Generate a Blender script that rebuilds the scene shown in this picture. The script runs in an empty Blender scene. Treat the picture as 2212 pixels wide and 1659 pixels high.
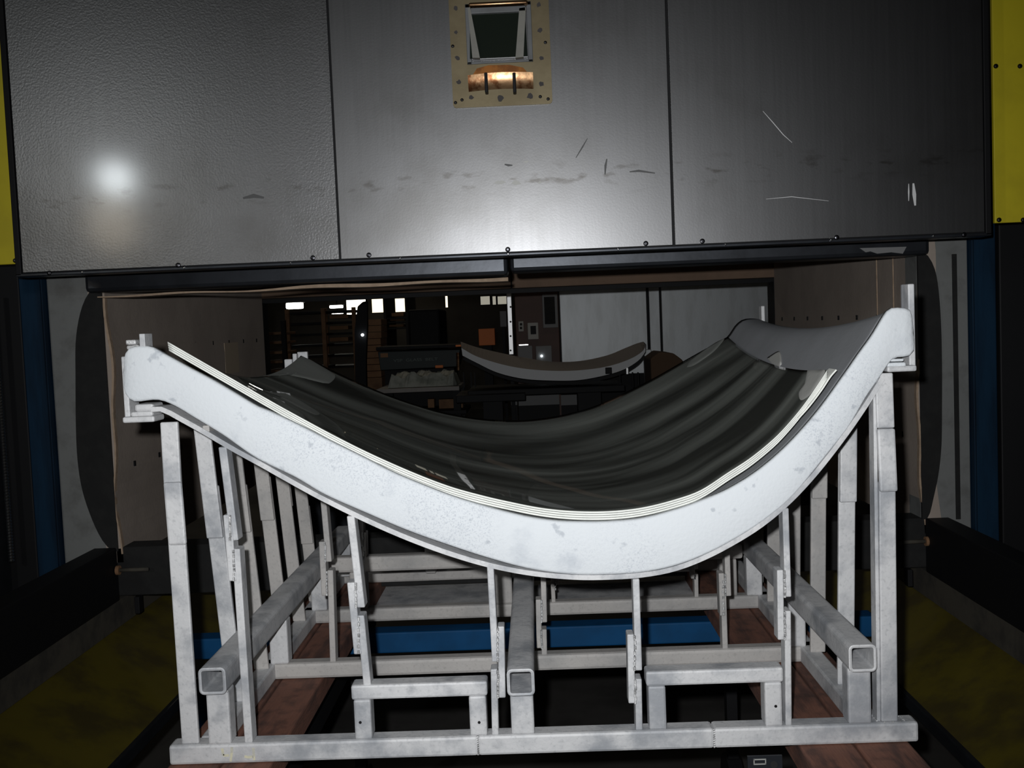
import bpy, bmesh, math, random
import numpy as np
from mathutils import Vector, Matrix
random.seed(7)
SC = bpy.context.scene
COL = SC.collection

# ------------------------------------------------------------------ camera
F = 2200.0; CX, CY = 1106.0, 829.5
EYE = Vector((0.0, 0.0, 1.45))
def _axes():
    ya = Vector(((1150-CX)/F, -(700-CY)/F, -1.0)).normalized()        # world +Y seen in camera axes
    th = math.radians(2.27)
    xa = Vector((math.cos(th), math.sin(th), 0.0)); xa.z = (xa.x*ya.x + xa.y*ya.y)/(-ya.z); xa.normalize()
    za = xa.cross(ya)
    return xa, ya, za
XA, YA, ZA = _axes()
MROT = Matrix((XA, YA, ZA))                                           # camera axes -> world
cam = bpy.data.cameras.new('camera'); camo = bpy.data.objects.new('camera', cam); COL.objects.link(camo)
camo.matrix_world = Matrix.Translation(EYE) @ MROT.to_4x4()
cam.sensor_fit = 'HORIZONTAL'; cam.sensor_width = 36.0; cam.lens = 36.0*F/2212.0
cam.clip_start = 0.02; cam.clip_end = 60
SC.camera = camo
def at(px, py, Y):
    """point of the plane Y = const that lies under a pixel of the photograph (used as a tape measure)"""
    d = MROT @ Vector(((px-CX)/F, -(py-CY)/F, -1.0))
    return EYE + d*((Y-EYE.y)/d.y)

# ------------------------------------------------------------------ world, lights, exposure
w = bpy.data.worlds.new('world'); SC.world = w; w.use_nodes = True
w.node_tree.nodes['Background'].inputs[0].default_value = (0.75, 0.85, 1.0, 1)
w.node_tree.nodes['Background'].inputs[1].default_value = 0.006
SC.view_settings.view_transform = 'Standard'; SC.view_settings.look = 'None'
SC.view_settings.exposure = 0.0; SC.view_settings.gamma = 1.0
SC.view_settings.use_curve_mapping = False
SC.cycles.transparent_max_bounces = 24
SC.cycles.max_bounces = 10
def spot(name, loc, target, watt, size, blend, radius, color):
    l = bpy.data.lights.new(name, 'SPOT'); l.energy = watt; l.spot_size = math.radians(size); l.spot_blend = blend
    l.shadow_soft_size = radius; l.color = color
    o = bpy.data.objects.new(name, l); COL.objects.link(o); o.location = loc
    o.rotation_euler = (Vector(target)-Vector(loc)).to_track_quat('-Z', 'Y').to_euler(); return o
def area(name, loc, target, watt, sx, sy, color):
    l = bpy.data.lights.new(name, 'AREA'); l.shape = 'ELLIPSE'; l.size = sx; l.size_y = sy; l.energy = watt; l.color = color
    o = bpy.data.objects.new(name, l); COL.objects.link(o); o.location = loc
    o.rotation_euler = (Vector(target)-Vector(loc)).to_track_quat('-Z', 'Y').to_euler(); return o
# the camera's flash, a little above and left of the lens
spot('camera_flash', EYE+Vector((-0.045, -0.01, 0.05)), at(1130, 800, 1.8), 145, 84, 1.0, 0.012, (0.97, 0.985, 1.0))
# shop lamp behind the photographer and an added warm light, mirrored in the hood
def mirrored(px, py, yface, k):
    """where a lamp behind the photographer hangs so that the steel face mirrors it there"""
    p = EYE+(at(px, py, yface)-EYE)*k; return Vector((p.x, 2*yface-p.y, p.z))
area('shop_lamp_behind', mirrored(250, 385, 2.62, 2.3), at(250, 385, 2.62), 6, 0.18, 0.18, (0.9, 0.97, 1.0))
area('added_warm_light_behind', mirrored(243, 480, 2.62, 2.3), at(243, 480, 2.62), 2.0, 0.26, 0.34, (1.0, 0.84, 0.62))  # stands in for lit floor and wall
# weak fill lights added to brighten the workshop beyond the furnace
area('fill_light_far', (-2.5, 11.0, 4.6), (-2.5, 11.0, 0), 17, 3.0, 1.0, (1.0, 0.88, 0.68))
area('fill_light_near', (0.6, 5.4, 4.6), (0.9, 7.2, 1.0), 4, 1.5, 0.6, (1.0, 0.92, 0.8))

# ------------------------------------------------------------------ materials
def mat(name, color, rough=0.6, metal=0.0, var=0.0, var_col=None, scale=8.0, bump=0.0, bump_scale=60.0, spec=0.5,
        coat=0.0, coat_rough=0.1, stretch=(1, 1, 1), ramp=(0.4, 0.65)):
    m = bpy.data.materials.new(name); m.use_nodes = True
    nt = m.node_tree; b = nt.nodes['Principled BSDF']
    b.inputs['Base Color'].default_value = (*color, 1); b.inputs['Roughness'].default_value = rough
    b.inputs['Metallic'].default_value = metal; b.inputs['Specular IOR Level'].default_value = spec
    b.inputs['Coat Weight'].default_value = coat; b.inputs['Coat Roughness'].default_value = coat_rough
    geo = nt.nodes.new('ShaderNodeNewGeometry'); mp = nt.nodes.new('ShaderNodeMapping'); mp.inputs['Scale'].default_value = stretch
    nt.links.new(geo.outputs['Position'], mp.inputs['Vector'])
    if var_col is not None:
        n = nt.nodes.new('ShaderNodeTexNoise'); n.inputs['Scale'].default_value = scale; n.inputs['Detail'].default_value = 6
        n.inputs['Roughness'].default_value = 0.6
        r = nt.nodes.new('ShaderNodeMapRange'); r.inputs[1].default_value = ramp[0]; r.inputs[2].default_value = ramp[1]
        r.inputs[3].default_value = 0; r.inputs[4].default_value = var; r.interpolation_type = 'SMOOTHSTEP'
        x = nt.nodes.new('ShaderNodeMix'); x.data_type = 'RGBA'
        x.inputs[6].default_value = (*color, 1); x.inputs[7].default_value = (*var_col, 1)
        nt.links.new(mp.outputs[0], n.inputs['Vector']); nt.links.new(n.outputs[0], r.inputs[0])
        nt.links.new(r.outputs[0], x.inputs[0]); nt.links.new(x.outputs[2], b.inputs['Base Color'])
    if bump > 0:
        n2 = nt.nodes.new('ShaderNodeTexNoise'); n2.inputs['Scale'].default_value = bump_scale; n2.inputs['Detail'].default_value = 3
        bp = nt.nodes.new('ShaderNodeBump'); bp.inputs['Strength'].default_value = bump; bp.inputs['Distance'].default_value = 0.002
        nt.links.new(mp.outputs[0], n2.inputs['Vector']); nt.links.new(n2.outputs[0], bp.inputs['Height'])
        nt.links.new(bp.outputs[0], b.inputs['Normal'])
    return m
def speckle(m, scale, dark, lo, hi, amount, big=None):
    """fine pits and chips on an existing material"""
    nt = m.node_tree; b = nt.nodes['Principled BSDF']; geo = nt.nodes.new('ShaderNodeNewGeometry')
    n = nt.nodes.new('ShaderNodeTexNoise'); n.inputs['Scale'].default_value = scale; n.inputs['Detail'].default_value = 5
    nt.links.new(geo.outputs['Position'], n.inputs['Vector'])
    r = nt.nodes.new('ShaderNodeMapRange'); r.inputs[1].default_value = lo; r.inputs[2].default_value = hi; r.inputs[4].default_value = amount
    nt.links.new(n.outputs[0], r.inputs[0]); fac = r.outputs[0]
    if big:
        n2 = nt.nodes.new('ShaderNodeTexNoise'); n2.inputs['Scale'].default_value = big; n2.inputs['Detail'].default_value = 3
        nt.links.new(geo.outputs['Position'], n2.inputs['Vector'])
        r2 = nt.nodes.new('ShaderNodeMapRange'); r2.inputs[1].default_value = 0.46; r2.inputs[2].default_value = 0.62; nt.links.new(n2.outputs[0], r2.inputs[0])
        mu = nt.nodes.new('ShaderNodeMath'); mu.operation = 'MULTIPLY'; nt.links.new(fac, mu.inputs[0]); nt.links.new(r2.outputs[0], mu.inputs[1]); fac = mu.outputs[0]
    x = nt.nodes.new('ShaderNodeMix'); x.data_type = 'RGBA'; x.inputs[7].default_value = (*dark, 1)
    lk = b.inputs['Base Color'].links
    if lk: nt.links.new(lk[0].from_socket, x.inputs[6])
    else: x.inputs[6].default_value = b.inputs['Base Color'].default_value
    nt.links.new(fac, x.inputs[0]); nt.links.new(x.outputs[2], b.inputs['Base Color']); return m
def emit(name, color, s):
    m = bpy.data.materials.new(name); m.use_nodes = True; nt = m.node_tree; nt.nodes.clear()
    e = nt.nodes.new('ShaderNodeEmission'); e.inputs[0].default_value = (*color, 1); e.inputs[1].default_value = s
    o = nt.nodes.new('ShaderNodeOutputMaterial'); nt.links.new(e.outputs[0], o.inputs[0]); return m
def thin_glass(name, tint, ior=1.5, rough=0.02, dust=0.0):
    """thin tinted pane: clear with a Fresnel reflection and a streaky film of dust"""
    m = bpy.data.materials.new(name); m.use_nodes = True; nt = m.node_tree; nt.nodes.clear()
    t = nt.nodes.new('ShaderNodeBsdfTransparent'); t.inputs[0].default_value = (*tint, 1)
    g = nt.nodes.new('ShaderNodeBsdfGlossy'); g.inputs['Roughness'].default_value = rough; g.inputs[0].default_value = (1, 1, 1, 1)
    fr = nt.nodes.new('ShaderNodeFresnel'); fr.inputs[0].default_value = ior
    mx = nt.nodes.new('ShaderNodeMixShader'); o = nt.nodes.new('ShaderNodeOutputMaterial')
    geo = nt.nodes.new('ShaderNodeNewGeometry')
    n2 = nt.nodes.new('ShaderNodeTexNoise'); n2.inputs['Scale'].default_value = 3.0; n2.inputs['Detail'].default_value = 1
    nt.links.new(geo.outputs['Position'], n2.inputs['Vector'])
    bp = nt.nodes.new('ShaderNodeBump'); bp.inputs['Strength'].default_value = 0.06; bp.inputs['Distance'].default_value = 0.02
    nt.links.new(n2.outputs[0], bp.inputs['Height']); nt.links.new(bp.outputs[0], g.inputs['Normal'])
    nt.links.new(fr.outputs[0], mx.inputs[0]); nt.links.new(t.outputs[0], mx.inputs[1]); nt.links.new(g.outputs[0], mx.inputs[2])
    out = mx.outputs[0]
    if dust > 0:
        uv = nt.nodes.new('ShaderNodeUVMap'); uv.uv_map = 'sheet'
        mp = nt.nodes.new('ShaderNodeMapping'); mp.inputs['Scale'].default_value = (1.1, 6.5, 1); nt.links.new(uv.outputs[0], mp.inputs[0])
        n = nt.nodes.new('ShaderNodeTexNoise'); n.inputs['Scale'].default_value = 1.0; n.inputs['Detail'].default_value = 4; n.inputs['Distortion'].default_value = 0.5
        nt.links.new(mp.outputs[0], n.inputs['Vector'])
        r = nt.nodes.new('ShaderNodeMapRange'); r.inputs[1].default_value = 0.38; r.inputs[2].default_value = 0.78
        r.inputs[3].default_value = dust*0.55; r.inputs[4].default_value = dust*4.4; nt.links.new(n.outputs[0], r.inputs[0])
        d = nt.nodes.new('ShaderNodeBsdfDiffuse'); d.inputs[0].default_value = (0.53, 0.56, 0.51, 1)
        m2 = nt.nodes.new('ShaderNodeMixShader'); nt.links.new(r.outputs[0], m2.inputs[0])
        nt.links.new(out, m2.inputs[1]); nt.links.new(d.outputs[0], m2.inputs[2]); out = m2.outputs[0]
    nt.links.new(out, o.inputs[0]); return m
def steel_hood(name, coat, bump):
    """brushed sheet steel with smudges and a scuffed band at load height"""
    m = mat(name, (0.205, 0.205, 0.208), 0.34, 1.0, 0.55, (0.14, 0.137, 0.132), 2.6, bump, 190, coat=coat, coat_rough=0.12, ramp=(0.48, 0.72))
    nt = m.node_tree; b = nt.nodes['Principled BSDF']
    geo = nt.nodes.new('ShaderNodeNewGeometry')
    # scuff band around z = 1.735
    sep = nt.nodes.new('ShaderNodeSeparateXYZ'); nt.links.new(geo.outputs['Position'], sep.inputs[0])
    d = nt.nodes.new('ShaderNodeMath'); d.operation = 'SUBTRACT'; d.inputs[1].default_value = 1.82; nt.links.new(sep.outputs[2], d.inputs[0])
    a = nt.nodes.new('ShaderNodeMath'); a.operation = 'ABSOLUTE'; nt.links.new(d.outputs[0], a.inputs[0])
    band = nt.nodes.new('ShaderNodeMapRange'); band.inputs[1].default_value = 0.0; band.inputs[2].default_value = 0.05
    band.inputs[3].default_value = 1; band.inputs[4].default_value = 0; nt.links.new(a.outputs[0], band.inputs[0])
    mp = nt.nodes.new('ShaderNodeMapping'); mp.inputs['Scale'].default_value = (1, 1, 2.6); nt.links.new(geo.outputs['Position'], mp.inputs[0])
    n = nt.nodes.new('ShaderNodeTexNoise'); n.inputs['Scale'].default_value = 16; n.inputs['Detail'].default_value = 5; nt.links.new(mp.outputs[0], n.inputs['Vector'])
    r = nt.nodes.new('ShaderNodeMapRange'); r.inputs[1].default_value = 0.56; r.inputs[2].default_value = 0.68; nt.links.new(n.outputs[0], r.inputs[0])
    mul = nt.nodes.new('ShaderNodeMath'); mul.operation = 'MULTIPLY'; nt.links.new(r.outputs[0], mul.inputs[0]); nt.links.new(band.outputs[0], mul.inputs[1])
    x = nt.nodes.new('ShaderNodeMix'); x.data_type = 'RGBA'; x.inputs[7].default_value = (0.12, 0.115, 0.11, 1)
    src = b.inputs['Base Color'].links[0].from_socket
    nt.links.new(src, x.inputs[6]); nt.links.new(mul.outputs[0], x.inputs[0]); nt.links.new(x.outputs[2], b.inputs['Base Color'])
    # vertical brushing in the roughness
    mp2 = nt.nodes.new('ShaderNodeMapping'); mp2.inputs['Scale'].default_value = (60, 60, 1.5); nt.links.new(geo.outputs['Position'], mp2.inputs[0])
    n2 = nt.nodes.new('ShaderNodeTexNoise'); n2.inputs['Scale'].default_value = 2; n2.inputs['Detail'].default_value = 4; nt.links.new(mp2.outputs[0], n2.inputs['Vector'])
    r2 = nt.nodes.new('ShaderNodeMapRange'); r2.inputs[1].default_value = 0.3; r2.inputs[2].default_value = 0.7; r2.inputs[3].default_value = 0.37; r2.inputs[4].default_value = 0.385
    nt.links.new(n2.outputs[0], r2.inputs[0]); nt.links.new(r2.outputs[0], b.inputs['Roughness'])
    return m
M = dict(
    hood=steel_hood('brushed_steel', 0.0, 0.03),
    hood_left=steel_hood('brushed_steel_filmed', 0.45, 0.22),
    black=mat('black_paint', (0.009, 0.009, 0.010), 0.6, spec=0.2),
    dark_steel=mat('dark_steel', (0.04, 0.044, 0.052), 0.36, 0.6, 0.6, (0.022, 0.024, 0.028), 9, 0.2, 20),
    char=mat('charred_pad', (0.009, 0.009, 0.009), 0.9, 0, 0.6, (0.016, 0.016, 0.015), 20, 0.4, 80),
    board=mat('refractory_board', (0.40, 0.335, 0.285), 0.95, 0, 0.7, (0.33, 0.275, 0.235), 5, 0.3, 90),
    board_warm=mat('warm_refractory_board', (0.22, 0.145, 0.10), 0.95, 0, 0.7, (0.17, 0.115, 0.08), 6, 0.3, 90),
    strip=mat('tan_strip', (0.46, 0.37, 0.27), 0.95),
    tan=mat('tan_blanket_edge', (0.42, 0.31, 0.22), 0.95, 0, 0.6, (0.28, 0.2, 0.14), 30, 0.5, 120),
    white_col=mat('chalky_white_column', (0.185, 0.19, 0.185), 0.8, 0, 0.8, (0.12, 0.12, 0.115), 14, 0.3, 60, ramp=(0.45, 0.75)),
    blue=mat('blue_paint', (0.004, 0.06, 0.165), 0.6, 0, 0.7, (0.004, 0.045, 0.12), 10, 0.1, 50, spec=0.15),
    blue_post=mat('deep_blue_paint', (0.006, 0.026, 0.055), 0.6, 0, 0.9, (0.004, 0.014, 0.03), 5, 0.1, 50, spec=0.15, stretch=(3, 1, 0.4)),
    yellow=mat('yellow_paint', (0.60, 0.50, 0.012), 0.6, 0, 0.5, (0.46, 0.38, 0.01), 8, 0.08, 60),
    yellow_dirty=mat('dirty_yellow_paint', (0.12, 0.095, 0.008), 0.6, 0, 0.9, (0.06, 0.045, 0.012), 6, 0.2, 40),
    ledge=mat('dusty_ledge', (0.075, 0.066, 0.05), 0.9, 0, 0.8, (0.03, 0.028, 0.025), 9, 0.3, 50),
    screw=mat('threaded_steel', (0.85, 0.85, 0.85), 0.22, 1.0),
    bolt=mat('dark_bolt', (0.09, 0.09, 0.10), 0.3, 1.0),
    coat=mat('white_parting_coat', (0.67, 0.70, 0.725), 0.75, 0, 0.75, (0.47, 0.505, 0.55), 7, 0.35, 160, ramp=(0.56, 0.74)),
    skin=mat('grey_mold_skin', (0.34, 0.35, 0.37), 0.7, 0, 0.5, (0.27, 0.28, 0.29), 5, 0.15, 120),
    pale=mat('pale_matte', (0.50, 0.50, 0.47), 0.9, 0, 0.5, (0.42, 0.42, 0.40), 12, 0.2, 150),
    pad=mat('grey_matte', (0.235, 0.245, 0.225), 0.95, 0, 0.5, (0.19, 0.20, 0.185), 14, 0.2, 150),  # grey patches on the bent glass
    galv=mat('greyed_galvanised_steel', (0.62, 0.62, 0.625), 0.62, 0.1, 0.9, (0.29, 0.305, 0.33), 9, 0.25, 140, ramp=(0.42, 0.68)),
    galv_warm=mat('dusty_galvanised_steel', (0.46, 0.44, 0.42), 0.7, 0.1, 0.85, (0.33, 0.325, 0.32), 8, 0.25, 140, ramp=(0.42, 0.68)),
    weld=mat('weld_bead', (0.62, 0.62, 0.62), 0.5, 0.3, 0.9, (0.2, 0.2, 0.2), 90, 0.8, 300),
    chalk=mat('yellow_chalk', (0.66, 0.63, 0.46), 0.95, 0, 0.8, (0.45, 0.45, 0.42), 120),
    plank=mat('reddish_planks', (0.20, 0.085, 0.055), 0.85, 0, 0.9, (0.07, 0.035, 0.028), 6, 0.5, 40, stretch=(6, 1, 6), ramp=(0.4, 0.7)),
    edge=mat('ground_glass_edge', (0.82, 0.83, 0.78), 0.6, 0, 0.3, (0.6, 0.62, 0.58), 40),
    glass=thin_glass('tinted_bent_glass', (0.90, 0.92, 0.89), 1.5, 0.02, 0.13),
    glass_low=thin_glass('tinted_bent_glass_below', (0.95, 0.965, 0.945), 1.16, 0.03),
    port_plate=mat('heat_tinted_plate', (0.20, 0.165, 0.10), 0.5, 0.75, 0.7, (0.15, 0.12, 0.07), 8, 0.05, 60),
    port_frame=mat('port_frame_grey', (0.15, 0.155, 0.16), 0.6, 0.3, 0.5, (0.1, 0.1, 0.1), 20),
    port_glass=mat('dark_port_glass', (0.012, 0.016, 0.012), 0.12, 0.0),
    copper=mat('heat_tinted_copper', (0.50, 0.30, 0.16), 0.34, 1.0, 0.9, (0.20, 0.075, 0.03), 22, 0.3, 40, ramp=(0.5, 0.62)),
    smudge=mat('weld_smudge', (0.05, 0.045, 0.045), 0.8),
    scuff=mat('dark_scuff', (0.10, 0.10, 0.10), 0.6, 0.5),
    greywear=mat('rubbed_steel', (0.42, 0.42, 0.40), 0.6, 0.6),
    scrape=mat('bright_scrape', (0.75, 0.75, 0.75), 0.6, 0.2),
    soot_floor=mat('dark_concrete', (0.06, 0.056, 0.052), 0.8, 0, 0.8, (0.03, 0.028, 0.026), 3, 0.2, 20),
    dark_wall=mat('dark_shop_wall', (0.05, 0.045, 0.04), 0.9, 0, 0.6, (0.03, 0.026, 0.022), 2),
    wood=mat('brown_shelf_wood', (0.22, 0.12, 0.06), 0.8, 0, 0.7, (0.12, 0.06, 0.03), 10),
    carton=mat('brown_carton', (0.26, 0.14, 0.07), 0.85, 0, 0.6, (0.17, 0.085, 0.04), 7),
    orange=mat('orange_paint', (0.75, 0.20, 0.04), 0.6),
    crate=mat('dark_green_crate', (0.014, 0.022, 0.022), 0.6),
    letter=mat('faded_lettering', (0.16, 0.19, 0.18), 0.9),
    shopsteel=mat('second_furnace_steel', (0.50, 0.52, 0.53), 0.5, 0.85, 0.6, (0.40, 0.41, 0.41), 3, 0.1, 60, stretch=(4, 4, 1)),
    maroon=mat('dark_red_brown_paint', (0.075, 0.034, 0.022), 0.6, 0, 0.5, (0.05, 0.022, 0.016), 6),
    whitemetal=mat('white_perforated_steel', (0.85, 0.85, 0.85), 0.35, 0.4),
    jamb=mat('pale_jamb', (0.21, 0.205, 0.18), 0.6, 0.2, 0.5, (0.16, 0.155, 0.14), 20),
    glow_paint=mat('orange_glow_paint', (0.34, 0.13, 0.03), 0.4, 0.75, 0.8, (0.16, 0.06, 0.02), 30),  # reflected orange glow painted as a patch colour
    offwhite=mat('offwhite_box', (0.36, 0.35, 0.32), 0.6),
    greybox=mat('grey_box', (0.20, 0.20, 0.20), 0.7),
    paper=mat('crumpled_film', (0.36, 0.37, 0.33), 0.6, 0, 0.8, (0.16, 0.18, 0.15), 9, 0.8, 14),
    tabletop=mat('grey_table_top', (0.30, 0.28, 0.26), 0.7, 0, 0.6, (0.22, 0.2, 0.19), 5),
    far_mold=mat('far_mold_grey', (0.62, 0.63, 0.64), 0.8),
    far_mold_top=mat('far_mold_brown_grey', (0.42, 0.37, 0.33), 0.8),
    darkbrown=mat('dark_brown_cover', (0.10, 0.06, 0.035), 0.9),
    lamp=emit('fluorescent_tube', (1.0, 0.97, 0.9), 9.0),
    window=emit('daylit_window', (1.0, 0.86, 0.60), 1.7),
    window_hot=emit('daylit_window_bright', (1.0, 0.92, 0.74), 3.0),
    window_dim=emit('daylit_window_dim', (0.9, 0.85, 0.7), 0.35),
    tiny=emit('indicator_lamp', (0.85, 0.95, 1.0), 6.0),
    label=mat('printed_label', (0.35, 0.35, 0.33), 0.7),
)

speckle(M['coat'], 420, (0.40, 0.43, 0.48), 0.50, 0.68, 0.6, 5.5)
speckle(M['coat'], 34, (0.40, 0.43, 0.47), 0.64, 0.70, 0.7)
speckle(M['galv'], 26, (0.22, 0.235, 0.26), 0.56, 0.72, 0.6, 6)
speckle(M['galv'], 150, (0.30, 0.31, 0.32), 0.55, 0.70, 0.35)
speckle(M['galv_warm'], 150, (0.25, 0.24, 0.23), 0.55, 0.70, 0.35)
speckle(M['plank'], 30, (0.045, 0.025, 0.02), 0.5, 0.7, 0.6)
# ------------------------------------------------------------------ object helpers
WL = {}
def wl(o): return WL.get(o.name, Vector((0, 0, 0))) if o else Vector((0, 0, 0))
def tag(o, label, cat, group=None):
    o['label'] = label; o['category'] = cat
    if group: o['group'] = group
    return o
def thing(name, loc, label, cat, group=None):
    o = bpy.data.objects.new(name, None); COL.objects.link(o); o.location = loc; o.empty_display_size = 0.1
    WL[o.name] = Vector(loc); return tag(o, label, cat, group)
def obj(name, bm, m, parent=None, smooth=False, label=None):
    off = wl(parent)
    me = bpy.data.meshes.new(name); bmesh.ops.translate(bm, verts=bm.verts, vec=-off)
    bmesh.ops.recalc_face_normals(bm, faces=bm.faces)
    bm.to_mesh(me); bm.free()
    for mm in (m if isinstance(m, list) else [m]): me.materials.append(mm)
    if smooth:
        for p in me.polygons: p.use_smooth = True
    o = bpy.data.objects.new(name, me); COL.objects.link(o)
    if parent: o.parent = parent
    WL[o.name] = off
    if label: o['label'] = label
    return o
def struct(o): o['kind'] = 'structure'; return o
def hexa(bm, c):
    v = [bm.verts.new(p) for p in c]
    for f in ((0, 1, 2, 3), (7, 6, 5, 4), (0, 4, 5, 1), (1, 5, 6, 2), (2, 6, 7, 3), (3, 7, 4, 0)): bm.faces.new([v[i] for i in f])
    return v
def bx(lo, hi, bev=0.0, bm=None, seg=2):
    b = bmesh.new()
    (x0, y0, z0), (x1, y1, z1) = lo, hi
    x0, x1 = min(x0, x1), max(x0, x1); y0, y1 = min(y0, y1), max(y0, y1); z0, z1 = min(z0, z1), max(z0, z1)
    hexa(b, [(x0, y0, z0), (x1, y0, z0), (x1, y0, z1), (x0, y0, z1), (x0, y1, z0), (x1, y1, z0), (x1, y1, z1), (x0, y1, z1)])
    if bev > 0:
        bev = min(bev, 0.45*min(x1-x0, y1-y0, z1-z0))
        bmesh.ops.bevel(b, geom=b.edges[:], offset=bev, segments=seg, profile=0.5, affect='EDGES')
    return merge(bm, b) if bm is not None else b
def merge(dst, src):
    me = bpy.data.meshes.new('tmp'); src.to_mesh(me); src.free(); dst.from_mesh(me); bpy.data.meshes.remove(me); return dst
def bar(p0, p1, wx, dy, bev=0.003, bm=None):
    """near-vertical flat bar from p0 to p1: wx wide in X, dy deep behind p's Y"""
    b = bmesh.new(); p0 = Vector(p0); p1 = Vector(p1); h = wx/2
    c = []
    for yy in (0, dy):
        for p, s in ((p0, -h), (p0, h), (p1, h), (p1, -h)): c.append((p.x+s, p.y+yy, p.z))
    hexa(b, c)
    if bev > 0: bmesh.ops.bevel(b, geom=b.edges[:], offset=min(bev, 0.4*min(wx, dy)), segments=2, profile=0.5, affect='EDGES')
    return merge(bm, b) if bm is not None else b
def prism(pts, y0, y1, bev=0.0, bm=None):
    """polygon of (x,z) pushed from y0 to y1"""
    b = bmesh.new()
    a = [b.verts.new((x, y0, z)) for x, z in pts]; c = [b.verts.new((x, y1, z)) for x, z in pts]
    n = len(pts)
    b.faces.new(a); b.faces.new(c[::-1])
    for i in range(n): b.faces.new((a[i], c[i], c[(i+1) % n], a[(i+1) % n]))
    if bev > 0: bmesh.ops.bevel(b, geom=b.edges[:], offset=bev, segments=2, profile=0.5, affect='EDGES')
    return merge(bm, b) if bm is not None else b
def cyl(p0, p1, r, n=12, r2=None, bm=None):
    b = bmesh.new(); p0 = Vector(p0); p1 = Vector(p1); d = (p1-p0); q = d.to_track_quat('Z', 'Y')
    r2 = r if r2 is None else r2
    A = []; B = []
    for i in range(n):
        t = 2*math.pi*i/n; e = Vector((math.cos(t), math.sin(t), 0))
        A.append(b.verts.new(p0+q @ (e*r))); B.append(b.verts.new(p1+q @ (e*r2)))
    b.faces.new(A); b.faces.new(B[::-1])
    for i in range(n): b.faces.new((A[i], B[i], B[(i+1) % n], A[(i+1) % n]))
    return merge(bm, b) if bm is not None else b
def tube_y(cx, cz, y0, y1, s, wall, r=0.009):
    """square hollow section lying along Y, open at both ends"""
    b = bmesh.new()
    def ring(h, rr, y):
        out = []
        for (sx, sz, a0) in ((1, 1, 0), (-1, 1, 90), (-1, -1, 180), (1, -1, 270)):
            for k in range(5):
                t = math.radians(a0+22.5*k); out.append(b.verts.new((cx+sx*(h-rr)+rr*math.cos(t), y, cz+sz*(h-rr)+rr*math.sin(t))))
        return out
    h = s/2; o0, o1 = ring(h, r, y0+0.001), ring(h, r, y1); i0, i1 = ring(h-wall, max(r-wall, 0.002), y0+0.001), ring(h-wall, max(r-wall, 0.002), y1)
    m0 = ring(h-wall*0.4, r*0.8, y0)
    n = len(o0)
    for i in range(n):
        j = (i+1) % n
        b.faces.new((o0[i], o0[j], o1[j], o1[i])); b.faces.new((i0[i], i1[i], i1[j], i0[j]))
        b.faces.new((o0[i], m0[i], m0[j], o0[j])); b.faces.new((m0[i], i0[i], i0[j], m0[j])); b.faces.new((o1[i], o1[j], i1[j], i1[i]))
    return b
def bolt(x, z, y, r=0.0055, bm=None):
    """round head on a face that looks towards -Y"""
    b = bmesh.new(); rings = []
    for (rr, dy) in ((r, 0.001), (r, -0.0015), (r*0.75, -0.0035), (r*0.35, -0.0042)):
        rings.append([b.verts.new((x+rr*math.cos(2*math.pi*i/12), y+dy, z+rr*math.sin(2*math.pi*i/12))) for i in range(12)])
    for A, B in zip(rings, rings[1:]):
        for i in range(12): b.faces.new((A[i], A[(i+1) % 12], B[(i+1) % 12], B[i]))
    b.faces.new(rings[0][::-1]); b.faces.new(rings[-1])
    return merge(bm, b) if bm is not None else b
def R(x0, y0, x1, y1, Y):
    xm, ym = (x0+x1)/2, (y0+y1)/2
    return at(x0, ym, Y).x, at(xm, y1, Y).z, at(x1, ym, Y).x, at(xm, y0, Y).z
def pbox(x0, y0, x1, y1, Y, depth, bev=0.0, bm=None):
    a, b_, c, d = R(x0, y0, x1, y1, Y)
    return bx((a, Y, b_), (c, Y+depth, d), bev, bm)
def smooth_curve(pts, n):
    """Catmull-Rom through pts, resampled to n points of equal arc length"""
    P = np.array([tuple(p) for p in pts], float); out = []
    Q = np.vstack([2*P[0]-P[1], P, 2*P[-1]-P[-2]])
    for i in range(1, len(Q)-2):
        p0, p1, p2, p3 = Q[i-1], Q[i], Q[i+1], Q[i+2]
        for t in np.linspace(0, 1, 12, endpoint=False):
            out.append(0.5*((2*p1)+(-p0+p2)*t+(2*p0-5*p1+4*p2-p3)*t*t+(-p0+3*p1-3*p2+p3)*t**3))
    out.append(P[-1]); out = np.array(out)
    s = np.r_[0, np.cumsum(np.linalg.norm(np.diff(out, axis=0), axis=1))]
    u = np.linspace(0, s[-1], n)
    return np.stack([np.interp(u, s, out[:, k]) for k in range(out.shape[1])], 1)
def xz(pts, Y): return [(at(x, y, Y).x, at(x, y, Y).z) for x, y in pts]
def Z(h): return EYE.z - h

YF, YC, YB, YH = 1.72, 3.0, 4.75, 2.62      # mold front, furnace mouth, furnace back, hood face

# ------------------------------------------------------------------ room shell
struct(obj('floor', bx((-9, -5, -0.1), (9, 18, 0)), M['soot_floor']))
struct(obj('ceiling', bx((-9, -5, 6.0), (9, 18, 6.1)), M['dark_wall']))
struct(obj('wall_back', bx((-9, 17.8, 0), (9, 18, 6)), M['dark_wall']))
struct(obj('wall_left', bx((-9.1, -5, 0), (-9, 18, 6)), M['dark_wall']))
struct(obj('wall_right', bx((9, -5, 0), (9.1, 18, 6)), M['dark_wall']))
struct(obj('wall_front', bx((-9, -5.1, 0), (9, -5, 6)), M['dark_wall']))

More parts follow.
